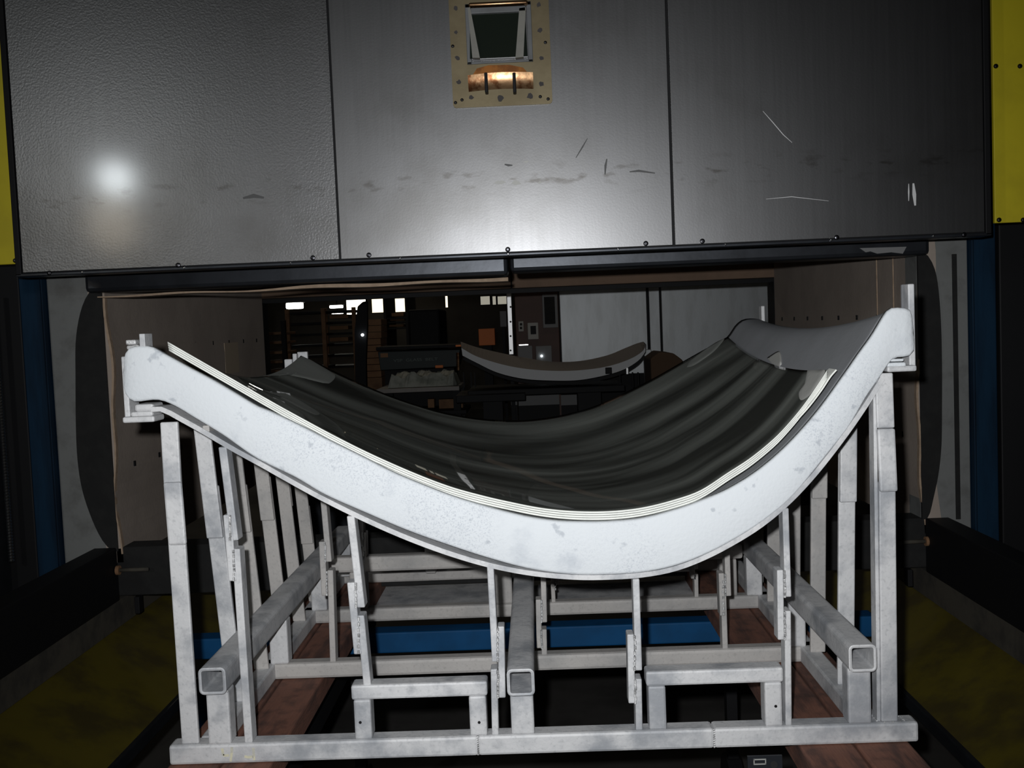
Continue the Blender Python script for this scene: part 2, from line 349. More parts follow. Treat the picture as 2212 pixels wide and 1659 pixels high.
# ------------------------------------------------------------------ furnace body
XL, XR = -1.258, 1.124                        # mouth of the furnace
furnace = thing('furnace', (-0.065, 3.9, 0), 'brown refractory lined furnace mouth around the white mold', 'furnace')
def wavy_wall(xf, side):
    b = bmesh.new(); n = 26; z0, z1 = Z(0.664), Z(-0.536)
    rows = []
    for i in range(n+1):
        z = z0+(z1-z0)*i/n; w_ = 0.006*math.sin(z*9+side)+0.004*math.sin(z*23+2*side)
        rows.append([b.verts.new((xf+w_*side, YC, z)), b.verts.new((xf+w_*side+side*0.05, YC, z)), b.verts.new((xf+side*0.05, YB, z)), b.verts.new((xf, YB, z))])
    for A, B in zip(rows, rows[1:]):
        for i in range(4): b.faces.new((A[i], A[(i+1) % 4], B[(i+1) % 4], B[i]))
    b.faces.new(rows[0]); b.faces.new(rows[-1][::-1])
    return b
lw = obj('side_wall', wavy_wall(XL, -1), M['board'], furnace)
rw = obj('side_wall', wavy_wall(XR, 1), M['board'], furnace)
# tan edge of the insulating blanket, at the mouth
def blanket_edge(xf, side, wd):
    b = bmesh.new(); n = 26; rows = []
    for i in range(n+1):
        z = Z(0.638)+(Z(-0.134)-Z(0.638))*i/n; w_ = 0.006*math.sin(z*9+side)+0.004*math.sin(z*23+2*side)
        x = xf+w_*side; t = wd*(0.55+0.45*math.sin(z*6+side))
        rows.append([b.verts.new((x-side*t, YC-0.004, z)), b.verts.new((x+side*0.004, YC-0.004, z)), b.verts.new((x+side*0.004, YC+0.012, z)), b.verts.new((x-side*t, YC+0.012, z))])
    for A, B in zip(rows, rows[1:]):
        for i in range(4): b.faces.new((A[i], A[(i+1) % 4], B[(i+1) % 4], B[i]))
    b.faces.new(rows[0]); b.faces.new(rows[-1][::-1]); return b
obj('blanket_edge', blanket_edge(XL, -1, 0.003), M['tan'], lw)
obj('blanket_edge', blanket_edge(XR, 1, 0.002), M['tan'], rw)
# anchor slots of the side walls
for wall, xs, s in ((lw, XL, 1), (rw, XR, -1)):
    b = bmesh.new()
    for zz in (Z(0.023), Z(0.383)):
        for k in range(8):
            y = 3.13+0.211*k; bx((xs-0.001*s, y, zz-0.008), (xs+0.003*s, y+0.010, zz+0.008), 0, b)
    o = obj('anchor_slot', b, M['black'], wall); o['kind'] = 'stuff'
b = bmesh.new()
for y in (3.19, 3.34): bx((XR-0.004, y, Z(0.574)), (XR-0.0005, y+0.003, Z(-0.255)), 0, b)
obj('board_joint', b, M['tan'], rw)
obj('pale_strip', bx((XL+0.0005, 4.12, Z(0.153)), (XL+0.004, 4.31, Z(0.026))), M['strip'], lw)
# back wall above the rear opening, two boards
seam = at(1105, 620, YB).x
for x0, x1 in ((XL-0.05, seam-0.003), (seam+0.003, XR+0.05)):
    obj('rear_lintel', bx((x0, YB, Z(-0.170)), (x1, YB+0.10, Z(-0.536)), 0.004), M['board_warm'], furnace)
obj('rear_lintel_edge', bx((XL-0.05, YB+0.1, Z(-0.150)), (XR+0.05, YB+0.13, Z(-0.383))), M['black'], furnace)
obj('rear_jamb', bx((XL-0.05, YB+0.01, Z(1.149)), (XL-0.012, YB+0.14, Z(-0.151))), M['black'], furnace)
obj('rear_jamb', bx((XR+0.000, YB+0.01, Z(1.149)), (XR+0.05, YB+0.14, Z(-0.151))), M['black'], furnace)
obj('rear_sill', bx((XL-0.05, YB, Z(1.085)), (XR+0.05, YB+0.1, Z(0.638))), M['dark_steel'], furnace)
# front sill and side rails: one dark U of beams
sill = obj('sill_beam', bx((XL-0.02, YC, Z(0.766)), (XR+0.02, YC+0.09, Z(0.618)), 0.004), M['char'], furnace)
b = bx((XL-0.03, YC+0.02, Z(1.149)), (XR+0.03, YC+0.05, Z(0.766)))
for side, X in ((-1, XL-0.015), (1, XR+0.01)):
    x2 = X+side*0.07
    obj('side_beam', bx((X, 0.5, Z(0.779)), (x2, YC, Z(0.618)), 0.004), M['black'], furnace)
    obj('skirt_board', bx((X+side*0.004, 0.5, Z(0.858)), (X+side*0.02, YC+0.9, Z(0.779))), M['ledge'], furnace)
    # sloped yellow plate with its dark inner lip
    xi = -1.02 if side < 0 else 0.925
    b = bmesh.new()
    hexa(b, [(X+side*0.02, 0.5, Z(0.858)), (xi, 0.5, Z(0.983)), (xi, 0.5, Z(0.991)), (X+side*0.02, 0.5, Z(0.868)),
             (X+side*0.02, 3.9, Z(0.858)), (xi, 3.9, Z(0.983)), (xi, 3.9, Z(0.991)), (X+side*0.02, 3.9, Z(0.868))])
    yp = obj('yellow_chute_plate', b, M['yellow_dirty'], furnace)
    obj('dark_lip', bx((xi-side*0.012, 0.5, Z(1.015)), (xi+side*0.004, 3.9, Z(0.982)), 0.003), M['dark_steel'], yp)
    for y in (1.95, 3.1):
        obj('blue_leg', bx((xi+side*0.03, y, 0), (xi+side*0.075, y+0.05, Z(1.021)), 0.004), M['blue'], furnace)
# roller shafts resting at the sill corners
for side, X in ((-1, XL), (1, XR)):
    c = obj('roller_shaft', cyl((X+side*0.005, YC-0.02, Z(0.683)), (X-side*0.085, YC-0.02, Z(0.683)), 0.006, 10), M['ledge'], furnace, True)
    obj('copper_cap', cyl((X+side*0.012, YC-0.02, Z(0.683)), (X+side*0.002, YC-0.02, Z(0.683)), 0.014, 14), M['carton'], c)
    obj('corner_bracket', bx((X-side*0.035, YC-0.02, Z(0.817)), (X-side*0.050, YC+0.01, Z(0.766)), 0.002), M['black'], furnace)
# front lintel: two lengths of blue-black steel over a tan blanket edge
for k, (x0, x1) in enumerate(((XL-0.03, at(1098, 590, 2.94).x), (at(1102, 590, 2.94).x, XR+0.01))):
    l_ = obj('lintel', bx((x0, 2.925, Z(-0.143 if k == 0 else -0.151)), (x1, 3.06, Z(-0.383)), 0.012), M['dark_steel'], furnace)
b = bmesh.new(); rows = []
xe = at(1098, 600, 2.97).x
for i in range(31):
    x = XL+(xe-XL)*i/30; zb = Z(-0.128)-0.002*math.sin(i*0.7); zt = zb+0.003+0.006*min(1, i/20)+0.002*math.sin(i*0.45)
    rows.append([b.verts.new(p) for p in ((x, 2.94, zb), (x, 2.94, zt), (x, 3.01, zt), (x, 3.01, zb))])
for A, B in zip(rows, rows[1:]):
    for i in range(4): b.faces.new((A[i], A[(i+1) % 4], B[(i+1) % 4], B[i]))
b.faces.new(rows[0]); b.faces.new(rows[-1][::-1])
obj('lintel_blanket', b, M['tan'], furnace)
obj('lintel_scrape', prism(xz([(1857, 536), (1870, 545), (1880, 543), (1895, 548), (1925, 545), (1950, 548), (1958, 533)], 2.922), 2.921, 2.927), M['greybox'], furnace)
# columns beside the mouth
for side, X in ((-1, XL-0.010), (1, XR+0.001)):
    wd = 0.168 if side < 0 else 0.147
    c = obj('white_column', bx((X, YC+0.006, Z(0.664)), (X+side*wd, YC+0.10, Z(-0.511)), 0.003), M['white_col'], furnace)
    if side > 0:
        obj('column_groove', bx((X+0.102, YC+0.002, Z(0.626)), (X+0.115, YC+0.008, Z(-0.153))), M['char'], c)
    # charred seal pad with a bulging outline
    pts = [(240, 625), (205, 622), (180, 660), (166, 730), (165, 820), (166, 930), (170, 1000), (180, 1060), (200, 1120), (222, 1165), (245, 1190), (262, 1190)] if side < 0 else \
          [(1975, 540), (1990, 543), (2008, 560), (2022, 600), (2030, 680), (2033, 780), (2033, 880), (2032, 960), (2026, 1020), (2016, 1070), (2003, 1118), (1985, 1120)]
    cur = smooth_curve(pts, 40); P = xz(cur, YC)
    P = [p for p in P if (p[0]-X)*side > 0.004]
    P = [(X, P[0][1])]+P+[(X, P[-1][1])]
    if side > 0: P = P[::-1]
    obj('charred_pad', prism(P, YC-0.006, YC+0.005), M['char'], c)
    # blue outer post with lifting screw
    xb = X+side*wd
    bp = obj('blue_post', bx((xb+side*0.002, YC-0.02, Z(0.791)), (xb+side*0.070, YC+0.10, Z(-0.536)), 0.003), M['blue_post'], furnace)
    obj('blue_post_lip', bx((xb+side*0.004, YC-0.03, Z(0.791)), (xb+side*0.010, YC-0.018, Z(-0.536))), M['blue_post'], bp)
# ------------------------------------------------------------------ lift towers either side
for side in (-1, 1):
    if side < 0:
        x0 = XL-0.004-0.168-0.076; lab = 'black lift tower at left edge with vertical steel screw'
    else:
        x0 = XR+0.004+0.147+0.076; lab = 'black lift tower at right edge with vertical steel screw'
    t = thing('lift_tower', (x0+side*0.2, 2.95, 0), lab, 'tower')
    obj('tower_body', bx((x0+side*0.005, 2.99, 0), (x0+side*0.5, 3.3, Z(-1.66)), 0.004), M['black'], t)
    sc = bmesh.new(); n = 12; zz = Z(0.638); r = 0.009; xs = x0+side*0.057; ys = 2.94; rings = []; k = 0
    while zz < Z(-0.153):
        rr = r if k % 2 else r*0.72
        rings.append([sc.verts.new((xs+rr*math.cos(2*math.pi*i/n), ys+rr*math.sin(2*math.pi*i/n), zz)) for i in range(n)]); zz += 0.0045; k += 1
    for A, B in zip(rings, rings[1:]):
        for i in range(n): sc.faces.new((A[i], A[(i+1) % n], B[(i+1) % n], B[i]))
    sc.faces.new(rings[0][::-1]); sc.faces.new(rings[-1])
    obj('lifting_screw', sc, M['screw'], t, label='shiny threaded steel screw')
    obj('screw_guide', bx((xs+side*0.03, 2.91, Z(0.766)), (xs+side*0.05, 2.99, Z(-0.383))), M['dark_steel'], t)
    # yellow guard panel above
    yy = 2.68
    if side < 0: p = R(-160, -140, 38, 571, yy); zb = at(20, 571, yy).z
    else: p = R(2145, -140, 2330, 481, yy); zb = at(2175, 481, yy).z
    g = obj('guard_panel', bx((p[0], yy, zb), (p[2], yy+0.012, Z(-1.596)), 0.002), M['yellow'], t, label='bright yellow guard panel')
    for (px, py) in (((18, 232), (33, 563)) if side < 0 else ((2143+8, 143), (2203, 143), (2158, 475), (2210, 475))):
        q = at(px, py, yy); obj('screw', bolt(q.x, q.z, yy, 0.0062), M['bolt'], g)

# ------------------------------------------------------------------ hood (raised furnace lid)
zb = at(1100, 548, YH).z
XH0, XH1 = at(50, 600, YH).x, at(2130, 520, YH).x
ZT = Z(-1.468)
hood = thing('furnace_hood', (0, YH, zb), 'raised sheet steel furnace hood of three panels with small port', 'furnace hood')
xs1, xs2 = at(735, 560, YH).x, at(1456, 530, YH).x
for k, (a, c) in enumerate(((XH0, xs1-0.0025), (xs1+0.002, xs2-0.003), (xs2+0.003, XH1-0.003))):
    pm = M['hood_left'] if k == 0 else M['hood']
    p = obj('panel', bx((a, YH, zb+0.004), (c, YH+0.004, ZT), 0.0012), pm, hood,
            label='left panel with glossier film' if k == 0 else None)
    for px, py in (((107, 590), (385, 573), (676, 557)), ((797, 551), (1097, 539), (1395, 526)), ((1517, 521), (1807, 513), (2082, 507)))[k]:
        q = at(px, py, YH); obj('bolt', bolt(q.x, q.z, YH, 0.0066), M['bolt'], p)
b = bx((XH0-0.018, YH+0.005, zb-0.001), (XH1+0.004, YH+0.045, ZT))
obj('backing_frame', b, M['black'], hood)
obj('edge_channel', bx((XH0-0.018, YH-0.002, zb-0.004), (XH0-0.003, YH+0.03, ZT), 0.002), M['black'], hood)
obj('edge_channel', bx((XH1-0.001, YH-0.002, zb-0.004), (XH1+0.014, YH+0.03, ZT), 0.002), M['black'], hood)
obj('bottom_channel', bx((XH0-0.018, YH-0.002, zb-0.006), (XH1+0.014, YH+0.06, zb+0.002), 0.002), M['dark_steel'], hood)
obj('underside_plate', bx((XH0, YH+0.06, zb+0.01), (XH1, 2.95, zb+0.02)), M['black'], hood)
b = bmesh.new()
for px, py in ((180, 603), (400, 594), (628, 575), (865, 567), (1098, 557), (1335, 547), (1567, 538), (1795, 532), (2016, 527)):
    q = at(px, py, YH); bolt(q.x, zb-0.001, YH-0.002, 0.0028, b)
obj('bottom_screw', b, M['screw'], hood)
obj('lid_liner', bx((XL-0.04, 3.08, Z(-0.562)), (XR+0.04, YB+0.05, Z(-0.689))), M['board_warm'], hood)
# scuffs on the panels
def strip(pts, wpx, m, name, Y=YH-0.0004):
    b = bmesh.new(); P = [at(x, y, Y) for x, y in pts]; w_ = wpx*YH/F/2; rows = []
    for i, p in enumerate(P):
        d = (P[min(i+1, len(P)-1)]-P[max(i-1, 0)]).normalized(); nrm = Vector((-d.z, 0, d.x)); k = w_*(0.45 if i in (0, len(P)-1) else 1)
        rows.append([b.verts.new(p+nrm*k), b.verts.new(p-nrm*k), b.verts.new(p-nrm*k+Vector((0, 0.0008, 0))), b.verts.new(p+nrm*k+Vector((0, 0.0008, 0)))])
    for A, B in zip(rows, rows[1:]):
        for i in range(4): b.faces.new((A[i], A[(i+1) % 4], B[(i+1) % 4], B[i]))
    b.faces.new(rows[0]); b.faces.new(rows[-1][::-1])
    return obj(name, b, m, hood)
strip([(1269, 299), (1258, 318), (1244, 341)], 3.2, M['scuff'], 'scuff')
strip([(1311, 343), (1308, 358), (1307, 377)], 5, M['scuff'], 'scuff')
strip([(1360, 371), (1380, 369), (1415, 374)], 5, M['scuff'], 'scuff')
strip([(525, 428), (548, 423), (570, 427)], 9, M['scuff'], 'scuff')
strip([(1090, 355), (1098, 357), (1107, 357)], 5, M['scuff'], 'scuff')
strip([(1648, 240), (1670, 265), (1692, 291), (1711, 308)], 1.4, M['scrape'], 'scratch')
strip([(1963, 397), (1963, 415), (1963, 434)], 3, M['scrape'], 'scratch')
strip([(1973, 396), (1975, 420), (1977, 444)], 8, M['scrape'], 'scratch')
strip([(1655, 430), (1710, 425), (1790, 434)], 1.2, M['scrape'], 'scratch')
for pts in ([(1066, 396), (1074, 391), (1086, 390), (1094, 394), (1082, 398)], [(1104, 397), (1112, 389), (1121, 392), (1126, 397), (1114, 400)], [(1160, 395), (1166, 391), (1172, 394), (1166, 397)], [(1130, 350), (1138, 347), (1143, 350), (1136, 352)]):
    obj('pale_mark', prism(xz(pts, YH), YH-0.0006, YH+0.0005), M['greywear'], hood)
# viewing port
px0, px1 = at(974, 110, YH).x, at(1189, 110, YH).x; pzb = at(1082, 230, YH).z; pzt = at(1082, -90, YH).z
ox0, ox1 = at(1007, 70, YH).x, at(1149, 70, YH).x; oz0, oz1 = at(1078, 138, YH).z, at(1078, 8, YH).z
YP = YH-0.006
b = bmesh.new()
for lo, hi in (((px0, oz0), (ox0, oz1)), ((ox1, oz0), (px1, oz1)), ((px0, oz1), (px1, pzt))): bx((lo[0], YP, lo[1]), (hi[0], YH+0.002, hi[1]), 0, b)
r = 0.008
prism([(px0, oz0), (px0, pzb+r), (px0+r*0.3, pzb+r*0.3), (px0+r, pzb), (px1-r, pzb), (px1-r*0.3, pzb+r*0.3), (px1, pzb+r), (px1, oz0)], YP, YH+0.002, 0, b)
port = obj('viewing_port', b, M['port_plate'], hood, label='tan heat-tinted viewing port plate')
# recess: grey frame, tilted dark pane between pale jambs
b = bmesh.new(); t = 0.012
for lo, hi in (((ox0, oz0), (ox0+t, oz1)), ((ox1-t, oz0), (ox1, oz1)), ((ox0, oz0), (ox1, oz0+0.006)), ((ox0, oz1-0.01), (ox1, oz1))):
    bx((lo[0], YP-0.004, lo[1]), (hi[0], YH+0.0035, hi[1]), 0.0015, b)
obj('port_frame', b, M['port_frame'], port)
def pz(py): return at(1075, py, YH).z
def pxx(px, py): return at(px, py, YH).x
b = bmesh.new()
hexa(b, [(pxx(1016, 130), YP-0.012, pz(128)), (pxx(1140, 130), YP-0.012, pz(128)), (pxx(1133, 26), YP-0.02, pz(22)), (pxx(1016, 26), YP-0.02, pz(22)),
         (pxx(1016, 130), YP-0.002, pz(128)), (pxx(1140, 130), YP-0.002, pz(128)), (pxx(1133, 26), YP-0.002, pz(22)), (pxx(1016, 26), YP-0.002, pz(22))])
obj('port_glass', b, M['port_glass'], port, label='dark glass pane')
for quad in (((1017, 24), (1012, 26), (1022, 132), (1038, 132)), ((1122, 26), (1136, 24), (1131, 130), (1114, 132))):
    P = [at(x, y, YH) for x, y in quad]
    if quad[0][0] > 1100: P = [P[1], P[0], P[3], P[2]]
    obj('port_jamb', prism([(p.x, p.z) for p in P], YP-0.026, YP-0.010, 0), M['jamb'], port)
obj('port_jamb', pbox(1016, 14, 1136, 27, YP-0.026, 0.016, 0.002), M['port_frame'], port)
obj('port_handle', pbox(1012, 2, 1140, 11, YP-0.022, 0.02, 0.004), M['copper'], port, True, 'warm polished bar')
# bowed copper deflector with two black straps
b = bmesh.new(); rows = []
cx0, cx1 = pxx(1012, 180), pxx(1152, 180); cz0, cz1 = pz(197), pz(164)
for i in range(21):
    u = i/20; x = cx0+(cx1-cx0)*u; bow = 0.014*math.sin(math.pi*u)
    row = []
    for j in range(9):
        v = j/8; row.append(b.verts.new((x, YP-0.001-bow*0.5-0.003*math.sin(math.pi*v)-0.0145*v, cz0+(cz1-cz0)*v+0.002*math.sin(math.pi*u))))
    rows.append(row)
for A, B in zip(rows, rows[1:]):
    for j in range(8): b.faces.new((A[j], A[j+1], B[j+1], B[j]))
obj('deflector', b, M['copper'], port, True, 'bowed copper coloured deflector')
obj('painted_glow', prism(xz([(1020, 164), (1030, 148), (1055, 141), (1100, 140), (1130, 146), (1146, 164)], YP), YP-0.0008, YP+0.0005), M['glow_paint'], port)  # deflector's warm reflection painted on the plate
for px in (1050, 1111): obj('strap', pbox(px-3.5, 156, px+3.5, 199, YP-0.030, 0.03, 0.002), M['black'], port)
for px, py, s in ((985, 70, 5), (988, 125, 6), (991, 178, 6), (1018, 211, 6), (1081, 212, 8), (1145, 208, 7), (1170, 181, 6), (1170, 126, 5), (1166, 66, 6), (1164, 10, 6), (984, 18, 5)):
    q = at(px, py, YP); pts = []
    for i in range(9):
        a = 2*math.pi*i/9; rr = s*YH/F*random.uniform(0.6, 1.1); pts.append((q.x+rr*math.cos(a), q.z+rr*math.sin(a)))
    obj('weld_blotch', prism(pts, YP-0.001, YP+0.0005), M['smudge'], port)
for px, py in ((978, 100), (1178, 92), (984, 222), (1184, 214), (998, 216), (1167, 209)):
    q = at(px, py, YP); obj('rivet', bolt(q.x, q.z, YP, 0.0042), M['bolt'], port)

# ------------------------------------------------------------------ the furnace car with planks
car = thing('furnace_car', (0, 2.1, 0), 'blue furnace car carrying the mold rack on planks', 'cart')
ZD = Z(0.792)
obj('cross_beam', bx((-0.97, 2.62, ZD-0.055), (0.86, 2.68, ZD), 0.004), M['blue'], car)
obj('cross_beam', bx((-0.60, 1.62, ZD-0.06), (0.70, 1.68, ZD-0.004), 0.004), M['black'], car)
for x in (-0.55, 0.53): obj('side_beam', bx((x-0.03, 1.45, ZD-0.12), (x+0.03, 3.1, ZD-0.056), 0.004), M['black'], car)
for x in (-0.55, 0.53):
    for y in (1.75, 2.9):
        obj('wheel', cyl((x-0.02, y, 0.09), (x+0.02, y, 0.09), 0.09, 20), M['black'], car)
        obj('axle_strut', bx((x-0.015, y-0.02, 0.1), (x+0.015, y+0.02, ZD-0.12)), M['black'], car)
obj('deck_plate', bx((-0.62, 2.80, ZD-0.003), (0.60, 3.15, ZD+0.003)), M['galv'], car, label='grey steel deck plate at rear')
obj('dark_bar', bx((-0.60, 2.74, ZD+0.0), (0.60, 2.76, ZD+0.02)), M['dark_steel'], car)
pl = obj('nameplate', pbox(1615, 1633, 1690, 1665, 1.70, 0.004), M['dark_steel'], car)
b = bmesh.new()
for q in ((1628, 1640, 1655, 1642), (1628, 1650, 1655, 1652), (1628, 1641, 1630, 1651), (1653, 1641, 1655, 1651)): pbox(*q, 1.698, 0.003, 0, b)
obj('nameplate_border', b, M['label'], pl)
obj('keyhole', cyl(at(1672, 1652, 1.697), at(1672, 1652, 1.701), 0.006, 14), M['char'], pl)
for k, (x0, x1) in enumerate(((-0.665, -0.575), (-0.570, -0.482), (0.430, 0.522), (0.527, 0.618))):
    s = 'left outer|left inner|right inner|right outer'.split('|')[k]
    o = obj('plank', bx((x0, 1.40+0.02*(k % 2), ZD), (x1, 3.05+0.03*(k % 2), Z(0.7425)), 0.004), M['plank'])
    tag(o, 'reddish plank under the mold rack, ' + s + ' of the four', 'plank', 'planks under the mold rack')

# ------------------------------------------------------------------ the bending mold on its rack
mold = thing('bending_mold', (0, 2.2, Z(0.7425)), 'white coated curved glass bending mold on grey welded rack', 'mold')
top_px = [(268, 800), (268, 772), (275, 754), (293, 748), (325, 749), (358, 767), (407, 794), (456, 820), (504, 848), (553, 877), (585, 890), (650, 921), (715, 954), (780, 986),
          (845, 1019), (911, 1047), (976, 1072), (1041, 1092), (1100, 1108), (1151, 1119), (1205, 1126), (1260, 1128), (1317, 1127), (1389, 1120), (1461, 1101), (1515, 1082), (1572, 1058),
          (1637, 1018), (1702, 962), (1767, 889), (1826, 808), (1858, 762), (1884, 726), (1904, 693), (1917, 673), (1930, 665), (1958, 666), (1969, 675), (1972, 720)]
bot_px = [(268, 800), (267, 840), (277, 862), (293, 868), (338, 864), (374, 876), (423, 905), (482, 941), (553, 990), (638, 1032), (701, 1069), (791, 1109), (881, 1147), (971, 1179), (1061, 1208),
          (1151, 1231), (1241, 1242), (1314, 1242), (1389, 1237), (1461, 1222), (1533, 1194), (1605, 1155), (1660, 1118), (1714, 1071), (1784, 986), (1832, 925), (1871, 859), (1898, 820), (1917, 791),
          (1927, 778), (1940, 772), (1963, 770), (1974, 760), (1975, 740), (1972, 720)]
NP = 160
T = smooth_curve(top_px, NP); B_ = smooth_curve(bot_px, NP)
b = bmesh.new(); rows = []
for i in range(NP):
    t = at(T[i][0], T[i][1], YF); o = at(B_[i][0], B_[i][1], YF); d = t-o; L = max(d.length, 1e-6); d = d/L if L > 1e-5 else Vector((0, 0, 1))
    e = min(0.005, L*0.3)
    prof = [(o, 0.014), (o, 0.004), (o+d*e*0.3, 0.0012), (o+d*e, 0), (t-d*e, 0), (t-d*e*0.3, 0.0012), (t, 0.004), (t, 0.014)]
    rows.append([b.verts.new((p.x, YF+dy, p.z)) for p, dy in prof])
for A, Bq in zip(rows, rows[1:]):
    for j in range(8): b.faces.new((A[j], A[(j+1) % 8], Bq[(j+1) % 8], Bq[j]))
bmesh.ops.remove_doubles(b, verts=b.verts, dist=1e-5)
obj('front_plate', b, M['coat'], mold, True, 'thick white coated front edge plate')

# skin and glass share one family of profiles
skin_rear_px = [(606, 812), (622, 795), (638, 778), (655, 771), (690, 796), (725, 818), (790, 848), (850, 873), (900, 890), (960, 907), (1030, 919), (1100, 924), (1160, 921), (1230, 909), (1300, 887),
                (1400, 839), (1480, 793), (1530, 764), (1570, 728), (1588, 703), (1605, 690), (1630, 688), (1645, 692), (1652, 704)]
glass_front_px = [(362, 738), (430, 777), (500, 817), (585, 866), (650, 902), (715, 937), (780, 970), (845, 1000), (911, 1028), (976, 1052), (1041, 1070), (1097, 1083), (1169, 1097), (1241, 1104),
                  (1317, 1104), (1389, 1096), (1461, 1078), (1515, 1058), (1572, 1021), (1621, 989), (1670, 949), (1702, 916), (1735, 876), (1767, 830), (1787, 799)]
glass_rear_px = [(650, 768), (690, 786), (725, 803), (790, 833), (850, 857), (900, 874), (960, 891), (1030, 903), (1100, 908), (1160, 905), (1230, 893), (1300, 871), (1400, 823), (1480, 778), (1530, 750), (1572, 727)]
NU, NV = 120, 40
Y0S, Y1S = YF+0.014, 2.85
def prof3(px, Y, n): 
    c = smooth_curve(px, n); return np.array([(at(x, y, Y).x, at(x, y, Y).z) for x, y in c])
skin_front = prof3(top_px[2:-1], YF+0.005, NU); skin_front[:, 1] -= 0.004
skin_rear = prof3(skin_rear_px, Y1S, NU)
def sag(u): return np.interp(u, [0, 0.25, 0.6, 1], [0.060, 0.030, 0.030, 0.028])
def loft(fr, re, y0, y1, n, nv, dz=0.0, dz_r=None, thick=0.004):
    b = bmesh.new(); tops = []; bots = []; uvl = b.loops.layers.uv.new('sheet'); UV = {}
    for j in range(nv+1):
        t = j/nv; y = y0+(y1-y0)*t; rt = []; rb = []
        for i in range(n):
            u = i/(n-1); x = fr[i, 0]*(1-t)+re[i, 0]*t; z = fr[i, 1]*(1-t)+re[i, 1]*t - sag(u)*4*t*(1-t)+dz
            rt.append(b.verts.new((x, y, z))); rb.append(b.verts.new((x, y, z-thick))); UV[rt[-1]] = UV[rb[-1]] = (u, t)
        tops.append(rt); bots.append(rb)
    side = []
    for j in range(nv):
        for i in range(n-1):
            b.faces.new((tops[j][i], tops[j][i+1], tops[j+1][i+1], tops[j+1][i]))
            b.faces.new((bots[j][i], bots[j+1][i], bots[j+1][i+1], bots[j][i+1]))
        side.append(b.faces.new((tops[j][0], tops[j+1][0], bots[j+1][0], bots[j][0])))
        side.append(b.faces.new((tops[j][n-1], bots[j][n-1], bots[j+1][n-1], tops[j+1][n-1])))
    for i in range(n-1):
        side.append(b.faces.new((tops[0][i], bots[0][i], bots[0][i+1], tops[0][i+1])))
        side.append(b.faces.new((tops[nv][i], tops[nv][i+1], bots[nv][i+1], bots[nv][i])))
    for f in side: f.material_index = 1
    for f in b.faces:
        for l in f.loops: l[uvl].uv = UV[l.vert]
    return b
o = obj('mold_skin', loft(skin_front, skin_rear, Y0S, Y1S, NU, NV), [M['skin'], M['skin']], mold, True, 'grey curved sheet skin')
def skin_pt(u, t, lift=0.0012):
    i = u*(NU-1); i0 = int(min(i, NU-2)); f = i-i0
    fr = skin_front[i0]*(1-f)+skin_front[i0+1]*f; re = skin_rear[i0]*(1-f)+skin_rear[i0+1]*f
    return Vector((fr[0]*(1-t)+re[0]*t, Y0S+(Y1S-Y0S)*t, fr[1]*(1-t)+re[1]*t - sag(u)*4*t*(1-t)+lift))
def skin_patch(name, outline, m, lift=0.002):
    """thin patch lying on the skin; outline in skin (u,t)"""
    b = bmesh.new(); c = np.mean(outline, axis=0); cv = smooth_curve(list(outline)+[outline[0]], 33)[:-1]
    rings = []
    for k in (0.0, 0.35, 0.7, 1.0):
        rings.append([b.verts.new(skin_pt(*(c+(p-c)*k), lift=lift)) for p in cv] if k > 0 else [b.verts.new(skin_pt(*c, lift=lift))])
    n = len(cv)
    for i in range(n): b.faces.new((rings[0][0], rings[1][i], rings[1][(i+1) % n]))
    for A, Bq in zip(rings[1:], rings[2:]):
        for i in range(n): b.faces.new((A[i], Bq[i], Bq[(i+1) % n], A[(i+1) % n]))
    low = [b.verts.new(v.co-Vector((0, 0, lift+0.001))) for v in rings[-1]]
    for i in range(n): b.faces.new((rings[-1][i], low[i], low[(i+1) % n], rings[-1][(i+1) % n]))
    return obj(name, b, m, mold, True)
def locate(fn, outline):
    """(u,t) of a curved surface under an outline measured in the photograph"""
    U, Tt = np.meshgrid(np.linspace(0, 1, 160), np.linspace(0, 1, 60)); W = np.array([fn(u, t) for u, t in zip(U.ravel(), Tt.ravel())])
    Rm = np.array(MROT); C = (W-np.array(EYE)) @ Rm; X_ = CX+F*C[:, 0]/-C[:, 2]; Y_ = CY-F*C[:, 1]/-C[:, 2]
    out = []
    for x, y in outline:
        k = np.argmin((X_-x)**2+(Y_-y)**2); out.append((U.ravel()[k], Tt.ravel()[k]))
    return np.array(out)
skin_patch('pale_patch', locate(skin_pt, [(1655, 775), (1677, 760), (1688, 763), (1688, 785), (1670, 788)]), M['pale'])
# rib flange under the front plate
rib_px = [(325, 890), (350, 890), (374, 903), (430, 934), (500, 975), (560, 1008), (638, 1052), (701, 1086), (791, 1130), (881, 1169), (971, 1202), (1061, 1228), (1151, 1245), (1241, 1253), (1314, 1253),
          (1389, 1248), (1461, 1234), (1533, 1206), (1605, 1167), (1660, 1130), (1714, 1083), (1770, 1022), (1832, 942), (1880, 872), (1912, 820)]
def ribbon(P, y0, y1, th):
    b = bmesh.new(); rows = []
    for i in range(len(P)):
        d = P[min(i+1, len(P)-1)]-P[max(i-1, 0)]; d = d/np.linalg.norm(d); nx, nz = -d[1], d[0]
        x, z = P[i]
        rows.append([b.verts.new(q) for q in ((x, y0, z), (x+nx*th, y0, z+nz*th), (x+nx*th, y1, z+nz*th), (x, y1, z))])
    for A, Bq in zip(rows, rows[1:]):
        for i in range(4): b.faces.new((A[i], A[(i+1) % 4], Bq[(i+1) % 4], Bq[i]))
    b.faces.new(rows[0]); b.faces.new(rows[-1][::-1]); return b
P = prof3(rib_px, YF, 90)
obj('rib_flange', ribbon(P, YF+0.002, YF+0.05, 0.0085), M['galv'], mold)
